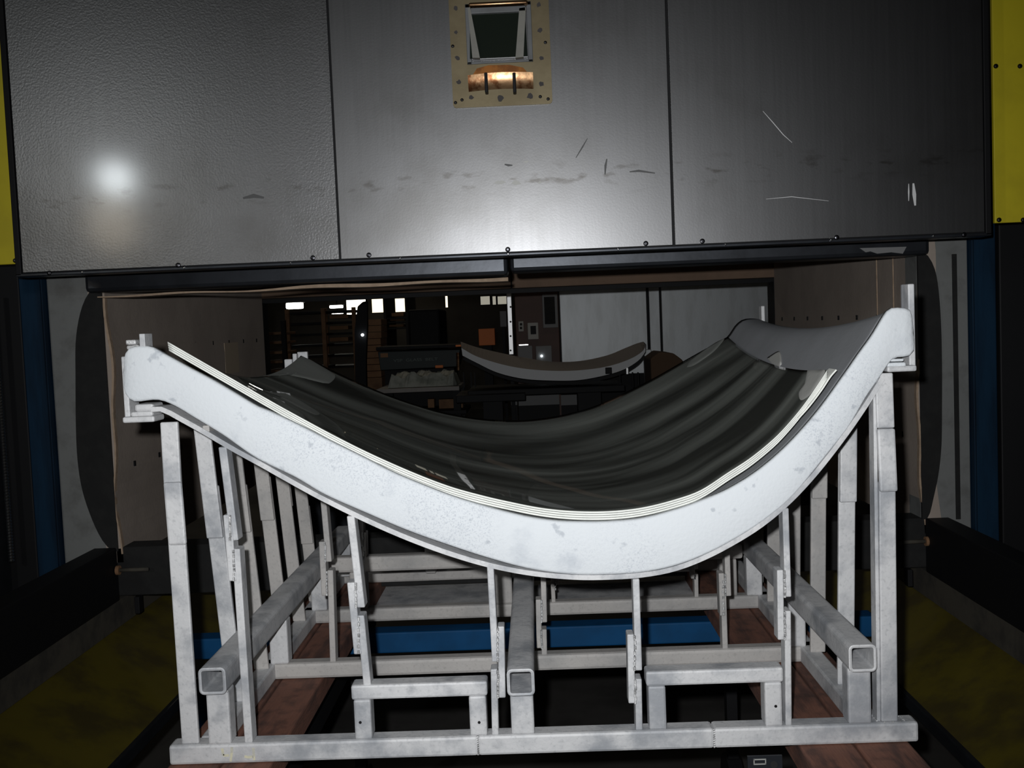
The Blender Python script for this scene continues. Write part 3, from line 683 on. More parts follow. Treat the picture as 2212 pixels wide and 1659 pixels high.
# cross ribs farther back, following the skin from below
def rib_back(y, drop):
    t = (y-Y0S)/(Y1S-Y0S); pts = np.array([(skin_pt(u, t).x, skin_pt(u, t).z-drop) for u in np.linspace(0.05, 0.93, 60)])
    obj('rib_flange', ribbon(pts, y, y+0.04, 0.008), M['galv_warm'], mold)
    return pts
ribs = {y: rib_back(y, 0.085) for y in (2.14, 2.55)}
for y in (2.14, 2.55):
    pts = ribs[y]; b = bmesh.new(); A = []; 
    for x, z in pts:
        A.append((b.verts.new((x, y+0.018, z+0.008)), b.verts.new((x, y+0.018, z+0.078)), b.verts.new((x, y+0.024, z+0.078)), b.verts.new((x, y+0.024, z+0.008))))
    for p, q in zip(A, A[1:]):
        for i in range(4): b.faces.new((p[i], p[(i+1) % 4], q[(i+1) % 4], q[i]))
    b.faces.new(A[0]); b.faces.new(A[-1][::-1])
    obj('rib_web', b, M['galv_warm'], mold)

# base frame
HB0, HB1 = Z(0.742), Z(0.707)
xbl, xbr = at(364, 1625, YF).x, at(1985, 1560, YF).x
ss = [xbl, at(1033, 1620, YF).x, at(1543, 1600, YF).x, xbr]
for a, c in zip(ss, ss[1:]): obj('base_bar', bx((a, YF, HB0), (c, YF+0.038, HB1), 0.005), M['galv'], mold)
for x in ss[1:3]:
    b = bmesh.new()
    for k in range(9): cyl((x-0.0015, YF-0.0006, HB0+0.003+k*0.0038), (x+0.0015, YF-0.0006, HB0+0.004+k*0.0038), 0.0016, 6, bm=b)
    obj('weld_seam', b, M['weld'], mold)
for x in (-0.600, 0.560): obj('base_bar', bx((x-0.018, YF+0.038, HB0), (x+0.018, 2.95, HB1), 0.004), M['galv'], mold)
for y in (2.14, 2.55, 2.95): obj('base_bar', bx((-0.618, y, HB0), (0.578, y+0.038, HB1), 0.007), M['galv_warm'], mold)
# long rails on stub posts, open square ends towards the camera
for xr, hc in ((-0.572, 0.588), (-0.044, 0.608), (0.535, 0.586)):
    zc = Z(hc)
    obj('rail', tube_y(xr, zc, YF-0.02, 2.93, 0.047, 0.0052), M['galv'], mold, label='hollow square rail with open end')
    for y in ((YF+0.001, 2.14, 2.55, 2.90) if xr != -0.044 else (YF+0.001, 2.55)):
        obj('stub_post', bx((xr-0.020, y, HB1-0.001), (xr+0.020, y+0.036, zc-0.0233), 0.004), M['galv'], mold)
    b = bmesh.new()
    for k in range(10): cyl((xr-0.018+k*0.004, YF-0.001, zc-0.025), (xr-0.015+k*0.004, YF-0.001, zc-0.0245), 0.0016, 6, bm=b)
    obj('weld_seam', b, M['weld'], mold)
# raised cross bar on the third base bar
obj('raised_bar', bx((-0.545, 2.55, Z(0.613)), (0.508, 2.588, Z(0.573)), 0.007), M['galv_warm'], mold)
for x in (-0.47, 0.47, -0.10): obj('stub_post', bx((x-0.022, 2.552, HB1-0.001), (x+0.022, 2.586, Z(0.6125)), 0.005), M['galv_warm'], mold)
# fork bridges at the front (and one at the back)
def bridge(x0, x1, y, zt, zb_, m):
    bt = 0.036
    p = obj('fork_bridge', bx((x0, y, zb_), (x1, y+bt, zt), 0.004), m, mold)
    for xa in (x0+0.003, x1-0.033):
        obj('bridge_post', bx((xa, y, HB1-0.0005), (xa+0.030, y+bt, zb_+0.0005), 0.004), m, p)
    return p
p = bridge(at(758, 1500, YF).x, at(1053, 1500, YF).x, YF+0.001, Z(0.611), Z(0.637), M['galv'])
q = bridge(at(1396, 1470, YF).x, at(1693, 1460, YF).x, YF+0.001, Z(0.604), Z(0.630), M['galv'])
for par, px, py in ((p, 778, 1561), (p, 1035, 1561), (q, 1676, 1526)):
    c = at(px, py, YF); obj('pin_hole', cyl((c.x, YF+0.0004, c.z), (c.x, YF+0.004, c.z), 0.0026, 10), M['black'], par)
bridge(-0.34, -0.06, 2.90, Z(0.575), Z(0.601), M['galv_warm'])
# jointed struts: upper bar, splice plate, lower bar
def strut(up, spl, low, Y, wpx, m=M['galv'], dy=0.03):
    """up/spl/low = ((x,y) top, (x,y) bottom) centre lines in the photograph"""
    wm = wpx*Y/F
    a = obj('strut', bar(at(*up[1], Y), at(*up[0], Y), wm, dy, 0.002), m, mold)
    obj('splice_plate', bar(at(*spl[1], Y)+Vector((0, -0.002, 0)), at(*spl[0], Y)+Vector((0, -0.002, 0)), wm, dy, 0.002), m, a)
    l0, l1 = at(*low[1], Y), at(*low[0], Y)
    obj('lower_bar', bar(l0, l1, wm, dy, 0.002), m, a)
    # rough weld beads along both joints
    b = bmesh.new()
    for (pa, pb) in ((spl[0], up[1]), (low[0], spl[1])):
        for k in range(7):
            f = (k+0.5)/7; x = (pa[0]+pb[0])/2+random.uniform(-1, 1); y = pa[1]+(pb[1]-pa[1])*f; c = at(x, y, Y)
            cyl((c.x, Y-0.003, c.z-0.003), (c.x, Y-0.003, c.z+0.003), 0.0022, 6, bm=b)
    obj('weld_bead', b, M['weld'], a)
YS = YF+0.004
def end_on_base(x, Y): 
    # pixel row where the column x meets the top of the base at depth Y
    lo, hi = 900, 1700
    for _ in range(40):
        mid = (lo+hi)/2
        if at(x, mid, Y).z > HB1: lo = mid
        else: hi = mid
    return lo
strut(((480, 966), (506, 1168)), ((491, 1112), (503, 1255)), ((509, 1186), (537, end_on_base(537, YS))), YS, 18)
strut(((757, 1115), (780, 1313)), ((758, 1258), (773, 1413)), ((778, 1330), (794, 1490)), YS, 17)
strut(((1059, 1222), (1070, 1430)), ((1082, 1353), (1085, 1507)), ((1067, 1446), (1070, end_on_base(1070, YS))), YS, 15)
strut(((1374, 1251), (1380, 1449)), ((1362, 1370), (1365, 1519)), ((1379, 1467), (1381, end_on_base(1381, YS))), YS, 15)
strut(((1697, 1098), (1703, 1290)), ((1685, 1231), (1687, 1382)), ((1702, 1320), (1704, end_on_base(1704, YS))), YS, 14)
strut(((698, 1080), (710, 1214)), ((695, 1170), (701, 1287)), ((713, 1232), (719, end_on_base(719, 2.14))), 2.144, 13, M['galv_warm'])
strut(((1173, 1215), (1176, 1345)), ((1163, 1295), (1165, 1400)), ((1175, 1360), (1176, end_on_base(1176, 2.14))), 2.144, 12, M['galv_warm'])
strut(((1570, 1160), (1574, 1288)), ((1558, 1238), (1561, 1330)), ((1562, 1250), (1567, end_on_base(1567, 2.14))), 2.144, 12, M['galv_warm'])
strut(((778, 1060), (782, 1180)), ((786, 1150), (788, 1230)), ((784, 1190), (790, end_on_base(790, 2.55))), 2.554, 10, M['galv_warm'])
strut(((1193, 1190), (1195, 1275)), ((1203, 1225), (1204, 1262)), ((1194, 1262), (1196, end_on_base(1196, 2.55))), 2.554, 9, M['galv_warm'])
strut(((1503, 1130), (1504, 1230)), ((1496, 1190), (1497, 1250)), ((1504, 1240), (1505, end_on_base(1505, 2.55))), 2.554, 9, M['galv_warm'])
# side posts (flat bars with a lapped joint)
def side_post(x_foot, x_top, ztop, y, zlap, front_top, chamfer=0):
    wd, d = 0.0315, 0.009
    zb0 = HB1-0.0005
    def X(z): return x_foot+(x_top-x_foot)*(z-zb0)/(ztop-zb0)
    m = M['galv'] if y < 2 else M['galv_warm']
    up = obj('side_post', bar((X(zlap-0.05), y+(0 if front_top else d), zlap-0.05), (X(ztop), y+(0 if front_top else d), ztop), wd, d, 0.0025), m, mold)
    obj('lower_bar', bar((x_foot, y+(d if front_top else 0), zb0), (X(zlap+0.05), y+(d if front_top else 0), zlap+0.05), wd, d, 0.0025), m, up)
    return up
def zpx(x, y, Y): return at(x, y, Y).z
YP0 = YF+0.006
def zskin_under(xv, y, gap=0.012):
    t = (y-Y0S)/(Y1S-Y0S); best = None
    for u in np.linspace(0, 1, 200):
        p_ = skin_pt(u, t)
        if best is None or abs(p_.x-xv) < best[0]: best = (abs(p_.x-xv), p_.z)
    return best[1]-gap
# left front post: upper bar, proud splice, lower bar, foot plate
pb_, pt_ = at(409, 1574, YP0), at(364, 912, YP0)
lp = obj('side_post', bar(at(372, 1052, YP0), pt_, 0.0305, 0.009, 0.0025), M['galv'], mold)
obj('lower_bar', bar((pb_.x, YP0, HB1), at(381, 1168, YP0), 0.0305, 0.009, 0.0025), M['galv'], lp)
obj('splice_plate', bar(at(382, 1178, YP0-0.009), at(371, 1042, YP0-0.009), 0.0315, 0.0095, 0.004), M['galv'], lp)
# right front post
rp = obj('side_post', bar(at(1914, 925, YP0), at(1910, 806, YP0), 0.030, 0.009, 0.0025), M['galv'], mold)
obj('lower_bar', bar((at(1921, 1500, YP0).x, YP0, HB1), at(1917, 1040, YP0), 0.0285, 0.009, 0.0025), M['galv'], rp)
obj('splice_plate', bar(at(1921, 1063, YP0-0.009), at(1915, 926, YP0-0.009), 0.0305, 0.0095, 0.004), M['galv'], rp)
obj('inner_web', bar((at(1899, 1495, YP0).x, YP0+0.004, HB1), at(1890, 830, YP0+0.004), 0.006, 0.025, 0.001), M['galv'], rp)
for y, lap, ft in ((1.915, 1105, True), (2.10, 1100, True), (2.29, 1080, True), (2.46, 1056, False), (2.63, 1140, True)):
    xt = -0.640; zt = zskin_under(xt, y, 0.05)
    side_post(-0.603, xt, zt, y, zpx(520, lap, y), ft)
for y, lap, ft in ((1.90, 1030, True), (2.09, 1025, True), (2.29, 1010, True), (2.48, 1010, True), (2.66, 1010, True)):
    xt = 0.585; zt = zskin_under(xt, y, 0.05)
    side_post(0.568, xt, zt, y, zpx(1780, lap, y), ft)
# weld grit at the post feet
b = bmesh.new()
for k in range(26):
    x = at(1935, 1520, YF).x+random.uniform(-0.03, 0.02); y = YF+random.uniform(0.002, 0.03)
    cyl((x, y, HB1-0.0004), (x, y, HB1+0.0012), random.uniform(0.0008, 0.0018), 6, bm=b)
o = obj('weld_spatter', b, M['weld'], mold); o['kind'] = 'stuff'
# end brackets: left
b1 = obj('end_bracket', pbox(264, 900, 333, 913, YF+0.004, 0.05, 0.003), M['galv'], mold)
obj('bracket_upright', pbox(265, 770, 277, 902, YF+0.015, 0.045, 0.002), M['galv'], b1)
obj('bracket_block', pbox(290, 873, 331, 889, YF+0.012, 0.05, 0.004), M['galv'], b1)
obj('bracket_block', pbox(281, 889, 330, 900, YF+0.012, 0.05, 0.004), M['galv'], b1)
obj('stop_block', pbox(271, 734, 293, 745, YF+0.002, 0.02, 0.002), M['weld'], b1)
obj('stop_tab', pbox(301, 721, 313, 750, YF+0.002, 0.035, 0.001), M['galv'], b1)
obj('stop_weld', pbox(272, 745, 300, 756, YF+0.006, 0.02, 0.004), M['weld'], b1)
# right
b2 = obj('end_bracket', pbox(1917, 790, 1981, 803, YF+0.004, 0.05, 0.003), M['galv'], mold)
obj('bracket_upright', pbox(1963, 613, 1977, 792, YF+0.02, 0.035, 0.002), M['galv'], b2)
obj('bracket_flange', pbox(1950, 614, 1963, 680, YF+0.045, 0.01, 0.002), M['skin'], b2)
obj('bracket_block', pbox(1917, 783, 1958, 794, YF+0.006, 0.045, 0.003), M['coat'], b2)
obj('bracket_block', pbox(1924, 775, 1953, 781, YF+0.006, 0.045, 0.002), M['coat'], b2)
# rear end stops
b3 = obj('rear_stop', pbox(614, 776, 631, 797, 2.80, 0.02, 0.003), M['galv'], mold)
obj('stop_tab', pbox(632, 764, 641, 788, 2.80, 0.02, 0.002), M['galv'], b3)
obj('stop_plate', pbox(642, 760, 664, 776, 2.83, 0.012, 0.002), M['galv'], b3)
obj('rear_post', pbox(1645, 661, 1652, 700, 2.83, 0.03, 0.001), M['galv'], mold)
# small wedge block between rib and plate
obj('wedge', pbox(437, 919, 452, 934, YF+0.004, 0.03, 0.002), M['galv_warm'], mold)
# chalk number on the base bar: 44
for dx, pts in ((0, [[(480, 1617), (482, 1632), (495, 1632)], [(501, 1614), (500, 1630), (498, 1645)]]), (46, [[(482, 1634), (490, 1636), (500, 1634)], [(501, 1616), (502, 1630), (503, 1642)]])):
    b = bmesh.new()
    for pl_ in pts:
        P = [at(x+dx, y, YF-0.0004) for x, y in pl_]
        for p, q in zip(P, P[1:]):
            d = (q-p).normalized(); nrm = Vector((-d.z, 0, d.x))*0.0022
            hexa(b, [p+nrm, q+nrm, q-nrm, p-nrm, p+nrm+Vector((0, .0008, 0)), q+nrm+Vector((0, .0008, 0)), q-nrm+Vector((0, .0008, 0)), p-nrm+Vector((0, .0008, 0))])
    obj('chalk_figure', b, M['chalk'], mold)

# ------------------------------------------------------------------ four bent glass sheets on the mold
gf = prof3(glass_front_px, YF+0.012, NU); gr = prof3(glass_rear_px, 2.78, NU)
for k in range(4):
    g2, r2 = gf.copy(), gr.copy()
    pos = ('topmost', 'second from top', 'third from top', 'lowest')[k]
    ya = YF+0.012+0.0012*k
    bmg = loft(g2, r2, ya, 2.78-0.004*k, NU, NV, dz=-0.0041*k, thick=0.0033)
    o = obj('glass_sheet', bmg, [M['glass'] if k == 0 else M['glass_low'], M['edge']], None, True)
    tag(o, 'bent dark glass sheet on the white mold, ' + pos + ' of the stack of four', 'glass', 'bent glass sheets on the mold')
def glass_pt(u, t, lift=0.0):
    i = u*(NU-1); i0 = int(min(i, NU-2)); f = i-i0
    fr = gf[i0]*(1-f)+gf[i0+1]*f; re = gr[i0]*(1-f)+gr[i0+1]*f; y = YF+0.012
    return Vector((fr[0]*(1-t)+re[0]*t, y+(2.78-y)*t, fr[1]*(1-t)+re[1]*t - sag(u)*4*t*(1-t)+lift))
def glass_patch(outline, m, label):  # thin raised patch following the top sheet
    o = locate(glass_pt, outline); c = o.mean(axis=0); b = bmesh.new()
    cv = smooth_curve(list(o)+[o[0]], 41)[:-1]; n = len(cv); rings = [[b.verts.new(glass_pt(*c, 0.0025))]]
    for k in (0.3, 0.6, 0.9, 1.0): rings.append([b.verts.new(glass_pt(*np.clip(c+(p-c)*k, 0, 1), 0.0025 if k < 1 else 0.0006)) for p in cv])
    for i in range(n): b.faces.new((rings[0][0], rings[1][i], rings[1][(i+1) % n]))
    for A, Bq in zip(rings[1:], rings[2:]):
        for i in range(n): b.faces.new((A[i], Bq[i], Bq[(i+1) % n], A[(i+1) % n]))
    return tag(obj('thin_patch', b, m, None, True), label, 'pad')
glass_patch([(560, 812), (600, 792), (640, 770), (660, 770), (700, 794), (722, 808), (718, 826), (700, 828), (650, 816), (600, 810)], M['pad'], 'grey patch on rear left corner of the bent glass')
glass_patch([(1484, 792), (1488, 783), (1510, 764), (1540, 740), (1560, 731), (1565, 736), (1545, 757), (1515, 780), (1495, 791)], M['pad'], 'slim grey patch on rear right edge of bent glass')
glass_patch([(1742, 803), (1762, 799), (1781, 801), (1776, 815), (1752, 848), (1728, 868), (1728, 850), (1740, 828)], M['pale'], 'pale patch at front right corner of the bent glass')
# loose separator strips at the right front corner
def corner_strip(name, px, Y, y2, th, m, label):
    P = prof3(px, Y, 24); return tag(obj(name, ribbon(P, Y, y2, th), m), label, 'strip', 'separator strips by the glass')
corner_strip('separator_strip', [(1726, 905), (1750, 878), (1775, 845), (1795, 815), (1808, 800)], YF+0.010, YF+0.05, 0.0025, M['edge'], 'pale narrow strip on grey skin beside the glass corner')

# ------------------------------------------------------------------ workshop seen through the furnace
def one(name, bm, m, label, cat, group=None, smooth=False):
    return tag(obj(name, bm, m, None, smooth), label, cat, group)
def base_pt(px, Y): return (at(px, 760, Y).x, Y, 0)
# second mold on its dark stand
YM = 6.6
m2 = thing('bending_mold', base_pt(1190, YM), 'smaller grey curved mold on black stand beyond the furnace', 'mold')
fu = smooth_curve([(997, 752), (1030, 770), (1080, 786), (1130, 796), (1190, 801), (1250, 800), (1310, 792), (1360, 776), (1390, 757), (1394, 742)], 50)
fl = smooth_curve([(999, 768), (1030, 784), (1075, 805), (1130, 818), (1190, 822), (1250, 821), (1310, 810), (1350, 797), (1380, 778), (1394, 760)], 50)
bu = smooth_curve([(995, 738), (1030, 750), (1080, 762), (1130, 772), (1190, 781), (1250, 780), (1310, 768), (1350, 752), (1375, 742), (1390, 738)], 50)
b = bmesh.new(); rows = []
for i in range(50):
    a, c, e = at(*fu[i], YM), at(*fl[i], YM), at(*bu[i], YM+0.5)
    rows.append([b.verts.new(p_) for p_ in (c, a, a+Vector((0, 0.015, 0)), c+Vector((0, 0.015, 0)))])
for A, Bq in zip(rows, rows[1:]):
    for i in range(4): b.faces.new((A[i], A[(i+1) % 4], Bq[(i+1) % 4], Bq[i]))
b.faces.new(rows[0]); b.faces.new(rows[-1][::-1])
obj('front_plate', b, M['far_mold'], m2)
b = bmesh.new(); rows = []
for i in range(50):
    a, e = at(*fu[i], YM+0.016), at(*bu[i], YM+0.6)
    rows.append([b.verts.new(p_) for p_ in (a, e, e-Vector((0, 0, 0.012)), a-Vector((0, 0, 0.012)))])
for A, Bq in zip(rows, rows[1:]):
    for i in range(4): b.faces.new((A[i], A[(i+1) % 4], Bq[(i+1) % 4], Bq[i]))
b.faces.new(rows[0]); b.faces.new(rows[-1][::-1])
obj('mold_skin', b, M['far_mold_top'], m2)
P = np.array([(at(x, y+9, YM).x, at(x, y+9, YM).z) for x, y in fl])
obj('rib_flange', ribbon(P, YM+0.02, YM+0.3, 0.02), M['black'], m2)
ztab = at(1150, 858, YM).z
obj('stand_top', pbox(1010, 838, 1350, 852, YM+0.02, 0.6, 0.005), M['black'], m2)
obj('clamp_block', pbox(1308, 794, 1322, 808, YM-0.02, 0.03, 0.003), M['black'], m2)
for px in (1000, 1016, 1024, 1340, 1368, 1380): obj('strut', bx((at(px, 800, YM).x-0.004, YM+0.05, at(px, 838, YM).z), (at(px, 800, YM).x+0.004, YM+0.07, at(px, 805, YM).z)), M['black'], m2)
for x0_, x1_ in ((1043, 1085), (1250, 1300)): 
    a = R(x0_, 850, x1_, 900, YM); obj('stand_leg', bx((a[0], YM+0.05, 0), (a[2], YM+0.25, at(1150, 850, YM).z)), M['black'], m2)
obj('stand_shelf', pbox(985, 852, 1135, 868, YM-0.05, 0.5, 0.004), M['black'], m2)
obj('clip', pbox(1353, 795, 1357, 808, YM-0.01, 0.02), M['whitemetal'], m2)
# second furnace: steel doors and control cabinet
YD = 7.6
f2 = thing('steel_furnace', base_pt(1430, YD), 'dull steel furnace front beyond, right of the brown cabinet', 'furnace')
for x0_, x1_ in ((1209, 1397), (1402, 1425), (1429, 1760)):
    a = R(x0_, 560, x1_, 760, YD); obj('panel', bx((a[0], YD, 1.05), (a[2], YD+0.05, 2.9), 0.004), M['shopsteel'], f2)
for x0_, x1_ in ((1130, 1210), (1214, 1245), (1290, 1330)):
    pass
a = R(1209, 700, 1760, 900, YD)
obj('dark_base', bx((a[0], YD+0.06, 0), (a[2], YD+0.4, 2.9)), M['black'], f2)
obj('cable', cyl((at(1399, 640, YD).x, YD-0.02, at(1399, 640, YD).z), (at(1402, 752, YD).x, YD-0.02, at(1402, 752, YD).z), 0.006, 8), M['dark_steel'], f2)
for x0_, x1_ in ((1104, 1117), (1120, 1208), (1212, 1247)):
    sm_ = one('sheet_metal', pbox(x0_, 853, x1_, 875, 7.3, 0.01), M['greybox'], 'low pale panel under the far mold stand, ' + {1104: 'narrow left', 1120: 'widest middle', 1212: 'right'}[x0_] + ' of three', 'panel', 'low panels under far stand')
    q_ = R(x0_, 853, x1_, 875, 7.3); obj('base', bx((q_[0], 7.302, 0), (q_[2], 7.308, q_[1])), M['black'], sm_)
YK = 7.4
cab = thing('control_cabinet', base_pt(1160, YK), 'dark red-brown control cabinet with gauges left of steel front', 'cabinet')
a = R(1113, 600, 1207, 770, YK); obj('cabinet_body', bx((a[0], YK, 0.0), (a[2], YK+0.15, 2.6), 0.005), M['maroon'], cab)
d = obj('control_panel', pbox(1172, 636, 1205, 708, YK-0.03, 0.03, 0.004), M['greybox'], cab)
obj('screen', pbox(1176, 641, 1199, 700, YK-0.035, 0.006, 0.002), M['char'], d)
d = obj('meter_box', pbox(1140, 697, 1163, 733, YK-0.03, 0.03, 0.003), M['offwhite'], cab)
obj('meter_window', pbox(1146, 704, 1158, 722, YK-0.033, 0.005), M['black'], d)
d = obj('socket_plate', pbox(1120, 694, 1131, 716, YK-0.012, 0.012, 0.002), M['offwhite'], cab)
b = bmesh.new()
for yy in (698, 706): pbox(1123, yy, 1128, yy+5, YK-0.014, 0.003, 0, b)
obj('socket', b, M['black'], d)
for x0_, x1_ in ((1119, 1150), (1158, 1192)): obj('lower_box', pbox(x0_, 747, x1_, 790, YK-0.03, 0.03, 0.003), M['greybox'], cab)
obj('indicator', cyl(at(1170, 769, YK-0.04), at(1170, 769, YK-0.03), 0.008, 10), M['tiny'], cab)
obj('conduit', pbox(1121, 744, 1141, 746, YK-0.02, 0.01), M['screw'], cab)
# perforated white strut
YW = 7.25
a = R(1096, 560, 1108, 762, YW)
pst = thing('strut_post', (a[0], YW, 0), 'bright white perforated steel post left of brown cabinet', 'post')
obj('black_foot', bx((at(1098, 700, YW).x, YW, 0), (at(1106, 700, YW).x, YW+0.04, at(1102, 766, YW).z)), M['black'], pst)
obj('channel', bx((at(1097, 700, YW).x, YW, at(1102, 766, YW).z), (at(1107, 700, YW).x, YW+0.04, 2.4), 0.003), M['whitemetal'], pst)
b = bmesh.new()
for py in (663, 695, 726, 757): c = at(1103, py, YW); cyl((c.x, YW-0.002, c.z), (c.x, YW+0.002, c.z), 0.007, 10, bm=b)
obj('slot_hole', b, M['black'], pst)
# dark green crate with lettering
YG = 7.8
cr = thing('crate', base_pt(905, YG), 'dark green lettered crate behind the film covered table', 'crate')
obj('crate_body', prism(xz([(822, 800), (986, 792), (994, 755), (816, 760)], YG), YG, YG+0.5, 0.004), M['crate'], cr)
obj('crate_rim', prism(xz([(812, 757), (998, 750), (998, 744), (812, 750)], YG-0.02), YG-0.02, YG+0.52, 0.003), M['black'], cr)
obj('paper_label', pbox(822, 763, 838, 772, YG-0.004, 0.003), M['carton'], cr)
obj('stand', bx((at(830, 800, YG).x, YG+0.02, 0), (at(980, 800, YG).x, YG+0.45, at(900, 798, YG).z)), M['black'], cr)
def lettering(txt, px, py, Y, hpx, wpx, m, parent):
    cu = bpy.data.curves.new('lettering', 'FONT'); cu.body = txt; cu.size = 1; cu.extrude = 0.02
    o = bpy.data.objects.new('lettering', cu); COL.objects.link(o); bpy.context.view_layer.update()
    w0 = o.dimensions.x; h0 = o.dimensions.y
    me = bpy.data.meshes.new_from_object(o); bpy.data.objects.remove(o); bpy.data.curves.remove(cu)
    k = wpx*Y/F/w0; kz = hpx*Y/F/h0; p_ = at(px, py, Y)
    for v in me.vertices: v.co = Vector((p_.x+v.co.x*k, Y-v.co.z*0.05, p_.z+v.co.y*kz)) - wl(parent)
    me.materials.append(m); o = bpy.data.objects.new('lettering', me); COL.objects.link(o); o.parent = parent; return o
lettering('VSP  GLASS  BELT', 850, 782, YG-0.004, 6, 96, M['letter'], cr)
# table with crumpled film
YT = 7.2
tb = thing('work_table', base_pt(910, YT), 'long grey work table in front of dark green crate', 'table')
zt_ = at(900, 838, YT).z
obj('table_top', bx((at(812, 838, YT).x, YT, zt_-0.03), (at(992, 838, YT).x, YT+0.55, zt_), 0.004), M['tabletop'], tb)
for px in (820, 985):
    for dy in (0.03, 0.48): obj('leg', bx((at(px, 838, YT).x-0.025, YT+dy, 0), (at(px, 838, YT).x+0.025, YT+dy+0.05, zt_-0.03)), M['black'], tb)
zs_ = min(at(931, 881, 7.4).z, at(974, 882, 7.4).z)
obj('lower_shelf', bx((at(812, 838, YT).x, YT+0.02, zs_-0.03), (at(1005, 838, YT).x, YT+0.53, zs_-0.001), 0.003), M['black'], tb)
b = bmesh.new(); n, mm = 22, 8; rows = []
for j in range(mm):
    row = []
    for i in range(n):
        x = at(835, 838, YT).x+(at(985, 838, YT).x-at(835, 838, YT).x)*i/(n-1); y = YT+0.06+0.42*j/(mm-1)
        hgt = 0.0 if j in (0, mm-1) or i in (0, n-1) else 0.075+0.02*random.random()+0.018*math.sin(i*0.9+j)
        row.append(b.verts.new((x, y, zt_+0.003+hgt)))
    rows.append(row)
for A, Bq in zip(rows, rows[1:]):
    for i in range(n-1): b.faces.new((A[i], A[i+1], Bq[i+1], Bq[i]))
one('plastic_film', b, M['paper'], 'crumpled grey green film heaped on the work table', 'film')
obj('orange_tag', pbox(940, 789, 957, 795, YG-0.012, 0.011, 0.003), M['orange'], cr)
obx = one('orange_box', pbox(1034, 710, 1069, 746, 8.4, 0.2, 0.004), M['orange'], 'orange box left of white perforated post', 'box')
obj('stand', bx((at(1044, 746, 8.4).x, 8.42, 0), (at(1062, 746, 8.4).x, 8.58, at(1051, 746, 8.4).z)), M['black'], obx)
one('copper_pipe', cyl(at(990, 800, 7.0), at(989, 762, 7.0), 0.012, 10), M['copper'], 'upright copper pipe at right end of dark crate', 'pipe')
one('red_strip', pbox(984, 745, 996, 749, 7.0, 0.05, 0.002), M['orange'], 'short red strip above the upright copper pipe', 'strip')
one('carton', pbox(924, 862, 938, 881, 7.4, 0.1, 0.003), M['carton'], 'small tan carton under the work table', 'box')
one('wooden_case', pbox(948, 862, 1000, 882, 7.4, 0.1, 0.003), M['wood'], 'dim wooden case under table beside tan carton', 'box')
one('covered_bin', prism([(x, z if z > at(1440, 800, 6.9).z else 0.0) for x, z in xz([(1408, 832), (1405, 775), (1425, 760), (1455, 763), (1475, 778), (1480, 832)], 6.9)], 6.9, 7.3, 0.01), M['darkbrown'], 'dark brown covered bin at right end of far mold', 'bin')
one('pale_pillar', pbox(1393, 755, 1409, 880, 7.45, 0.06, 0.004), M['shopsteel'], 'pale grey pillar between far mold and brown bin', 'pillar')
# stack of cartons and dark leaning board
YQ = 8.6
for k in range(9):
    py0 = 690+k*14; w_ = random.uniform(-2, 2)
    a = R(785+w_, py0, 823+w_*0.5, py0+13, YQ)
    nm = ('topmost', 'second from top', 'third from top', 'fourth from top', 'middle', 'fourth from bottom', 'third from bottom', 'second from bottom', 'lowest')[k]
    one('carton', bx((a[0], YQ, a[1]), (a[2], YQ+0.35, a[3]), 0.003), M['carton'], 'brown flat carton in stack beside leaning board, ' + nm, 'box', 'stacked cartons')
a = R(782, 816, 826, 870, YQ); one('pallet', bx((a[0], YQ, 0), (a[2], YQ+0.4, at(800, 816, YQ).z), 0.004), M['wood'], 'plain wooden stand under the stack of cartons', 'stand')
b = prism([(x, z if z > at(770, 800, 8.2).z else 0.0) for x, z in xz([(757, 850), (766, 712), (772, 662), (783, 652), (793, 650), (793, 700), (790, 780), (785, 852)], 8.2)], 8.2, 8.26, 0.006)
brd = one('leaning_board', b, M['black'], 'tall black board leaning before the stacked cartons', 'board')
obj('spot_lamp', cyl(at(783, 723.5, 8.17), at(783, 723.5, 8.205), 0.012, 12), M['tiny'], brd, label='tiny bright lamp')
# storage racks on the left
YR = 9.4
for k, (x0_, x1_, nm) in enumerate(((566, 612, 'leftmost, with thin bare shelves'), (622, 700, 'middle, with brown uprights'), (704, 766, 'right, under the bright window'))):
    t = thing('storage_rack', base_pt((x0_+x1_)/2, YR+0.7*k), 'dark storage rack behind furnace, ' + nm, 'rack')
    y = YR+0.7*k; zt_ = at(650, 668 if k else 690, y).z
    for px in (x0_, x1_):
        obj('upright', bx((at(px, 730, y).x-0.02, y, 0), (at(px, 730, y).x+0.02, y+0.05, zt_), 0.003), M['wood'] if k else M['black'], t)
    for py in ((718, 738, 760, 780, 800) if k == 0 else (676, 700, 724, 748, 772, 796)):
        z_ = at(650, py, y).z
        obj('shelf', bx((at(x0_, 730, y).x, y+0.051, z_-0.012), (at(x1_, 730, y).x, y+0.5, z_+0.012), 0.003), M['wood'] if k == 0 else M['black'], t)
    if k == 2:
        for py in (689, 713, 738):
            obj('stock', pbox(x0_+8, py-9, x1_-14, py-1, y+0.1, 0.3, 0.003), M['carton'], t)
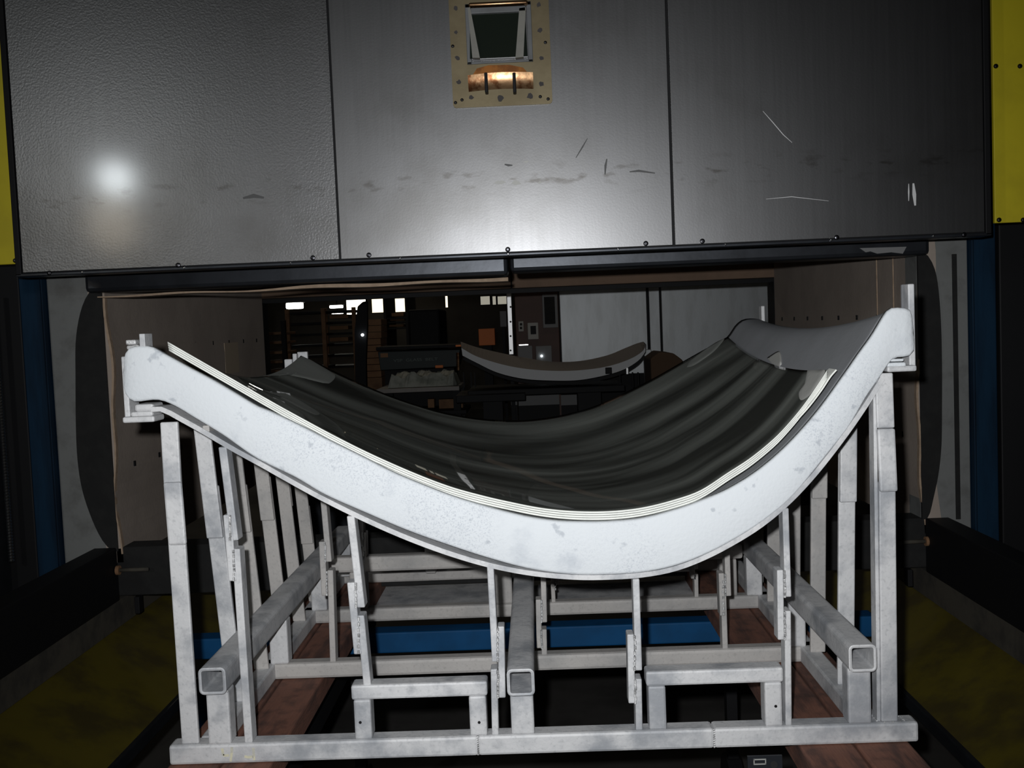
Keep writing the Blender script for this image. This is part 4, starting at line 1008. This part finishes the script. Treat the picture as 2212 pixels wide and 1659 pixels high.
# lamps and windows far off
for k, (x0_, y0_, x1_, y1_, Y, lab) in enumerate(((617, 654, 652, 667, 12, 'white fluorescent lamp at far left of the opening'), (711, 659.5, 739, 665.5, 14, 'slim fluorescent lamp left of window, upper of two'),
        (715, 673, 740, 678, 15, 'slim fluorescent lamp left of window, lower of two'))):
    t = thing('fluorescent_lamp', at((x0_+x1_)/2, y0_, Y), lab, 'lamp', 'far fluorescent lamps')
    obj('tube', pbox(x0_, y0_, x1_, y1_, Y, 0.1, 0.015), M['lamp'], t)
    obj('reflector', pbox(x0_-1, y0_-2.2, x1_+1, y0_-0.2, Y-0.02, 0.15, 0.01), M['greybox'], t)
    obj('hanger', cyl((at((x0_+x1_)/2, y0_, Y).x, Y+0.05, at((x0_+x1_)/2, y0_-2.2, Y).z), (at((x0_+x1_)/2, y0_, Y).x, Y+0.05, 6.0), 0.006, 6), M['black'], t)
YX = 16.5
for n_, (x0_, y0_, x1_, y1_, mm_) in enumerate(((748, 640, 790, 679, 'window_hot'), (803, 644, 833, 675, 'window'), (836, 645, 876, 674, 'window'), (962, 638, 967, 664, 'window'),
                                 (1038, 640, 1058, 658, 'window_dim'), (1064, 640, 1071, 658, 'window_dim'), (1075, 640, 1094, 657, 'window_dim'))):
    b = pbox(x0_, y0_, x1_, y1_, YX, 0.02)
    o = struct(obj('window_%d' % (n_+1), b, M[mm_]))
    fr = bmesh.new()
    for q in ((x0_-2, y0_-2, x1_+2, y0_), (x0_-2, y1_, x1_+2, y1_+2), (x0_-2, y0_, x0_, y1_), (x1_, y0_, x1_+2, y1_)): pbox(*q, YX-0.03, 0.05, 0, fr)
    obj('window_frame', fr, M['black'], o)
one('timber_stack', pbox(838, 676, 872, 684, 13, 0.4, 0.01), M['carton'], 'yellowish timber on rack below right window, topmost', 'timber', 'timber below the window')
one('timber_stack', pbox(842, 688, 874, 693, 12.8, 0.4, 0.01), M['carton'], 'yellowish timber on rack below right window, middle', 'timber', 'timber below the window')
one('timber_stack', pbox(840, 701, 872, 706, 12.6, 0.4, 0.01), M['carton'], 'yellowish timber on rack below right window, lowest', 'timber', 'timber below the window')
t = thing('timber_rack', base_pt(856, 12.5), 'black rack holding timber below the right window', 'rack')
for px in (832, 879): obj('upright', bx((at(px, 700, 12.5).x-0.015, 12.5, 0), (at(px, 700, 12.5).x+0.015, 13.4, at(px, 630, 12.5).z)), M['black'], t)
for py in (685.5, 694.5, 707.5): obj('shelf', bx((at(833, py, 12.55).x, 12.55, at(856, py, 12.55).z-0.02), (at(878, py, 12.55).x, 13.4, at(856, py, 12.55).z), 0), M['black'], t)
a = R(882, 668, 950, 745, 9.5)
one('dark_machine', bx((a[0], 9.5, 0), (a[2], 10.3, a[3]), 0.02), M['black'], 'big dark machine block behind the green crate', 'machine')
gp = one('grey_panel', pbox(1080, 672, 1094, 706, 9.0, 0.1, 0.004), M['greybox'], 'dim grey panel left of white perforated post', 'panel')
obj('stand', bx((at(1084, 706, 9).x, 9.03, 0), (at(1090, 706, 9).x, 9.07, at(1087, 706, 9).z)), M['black'], gp)
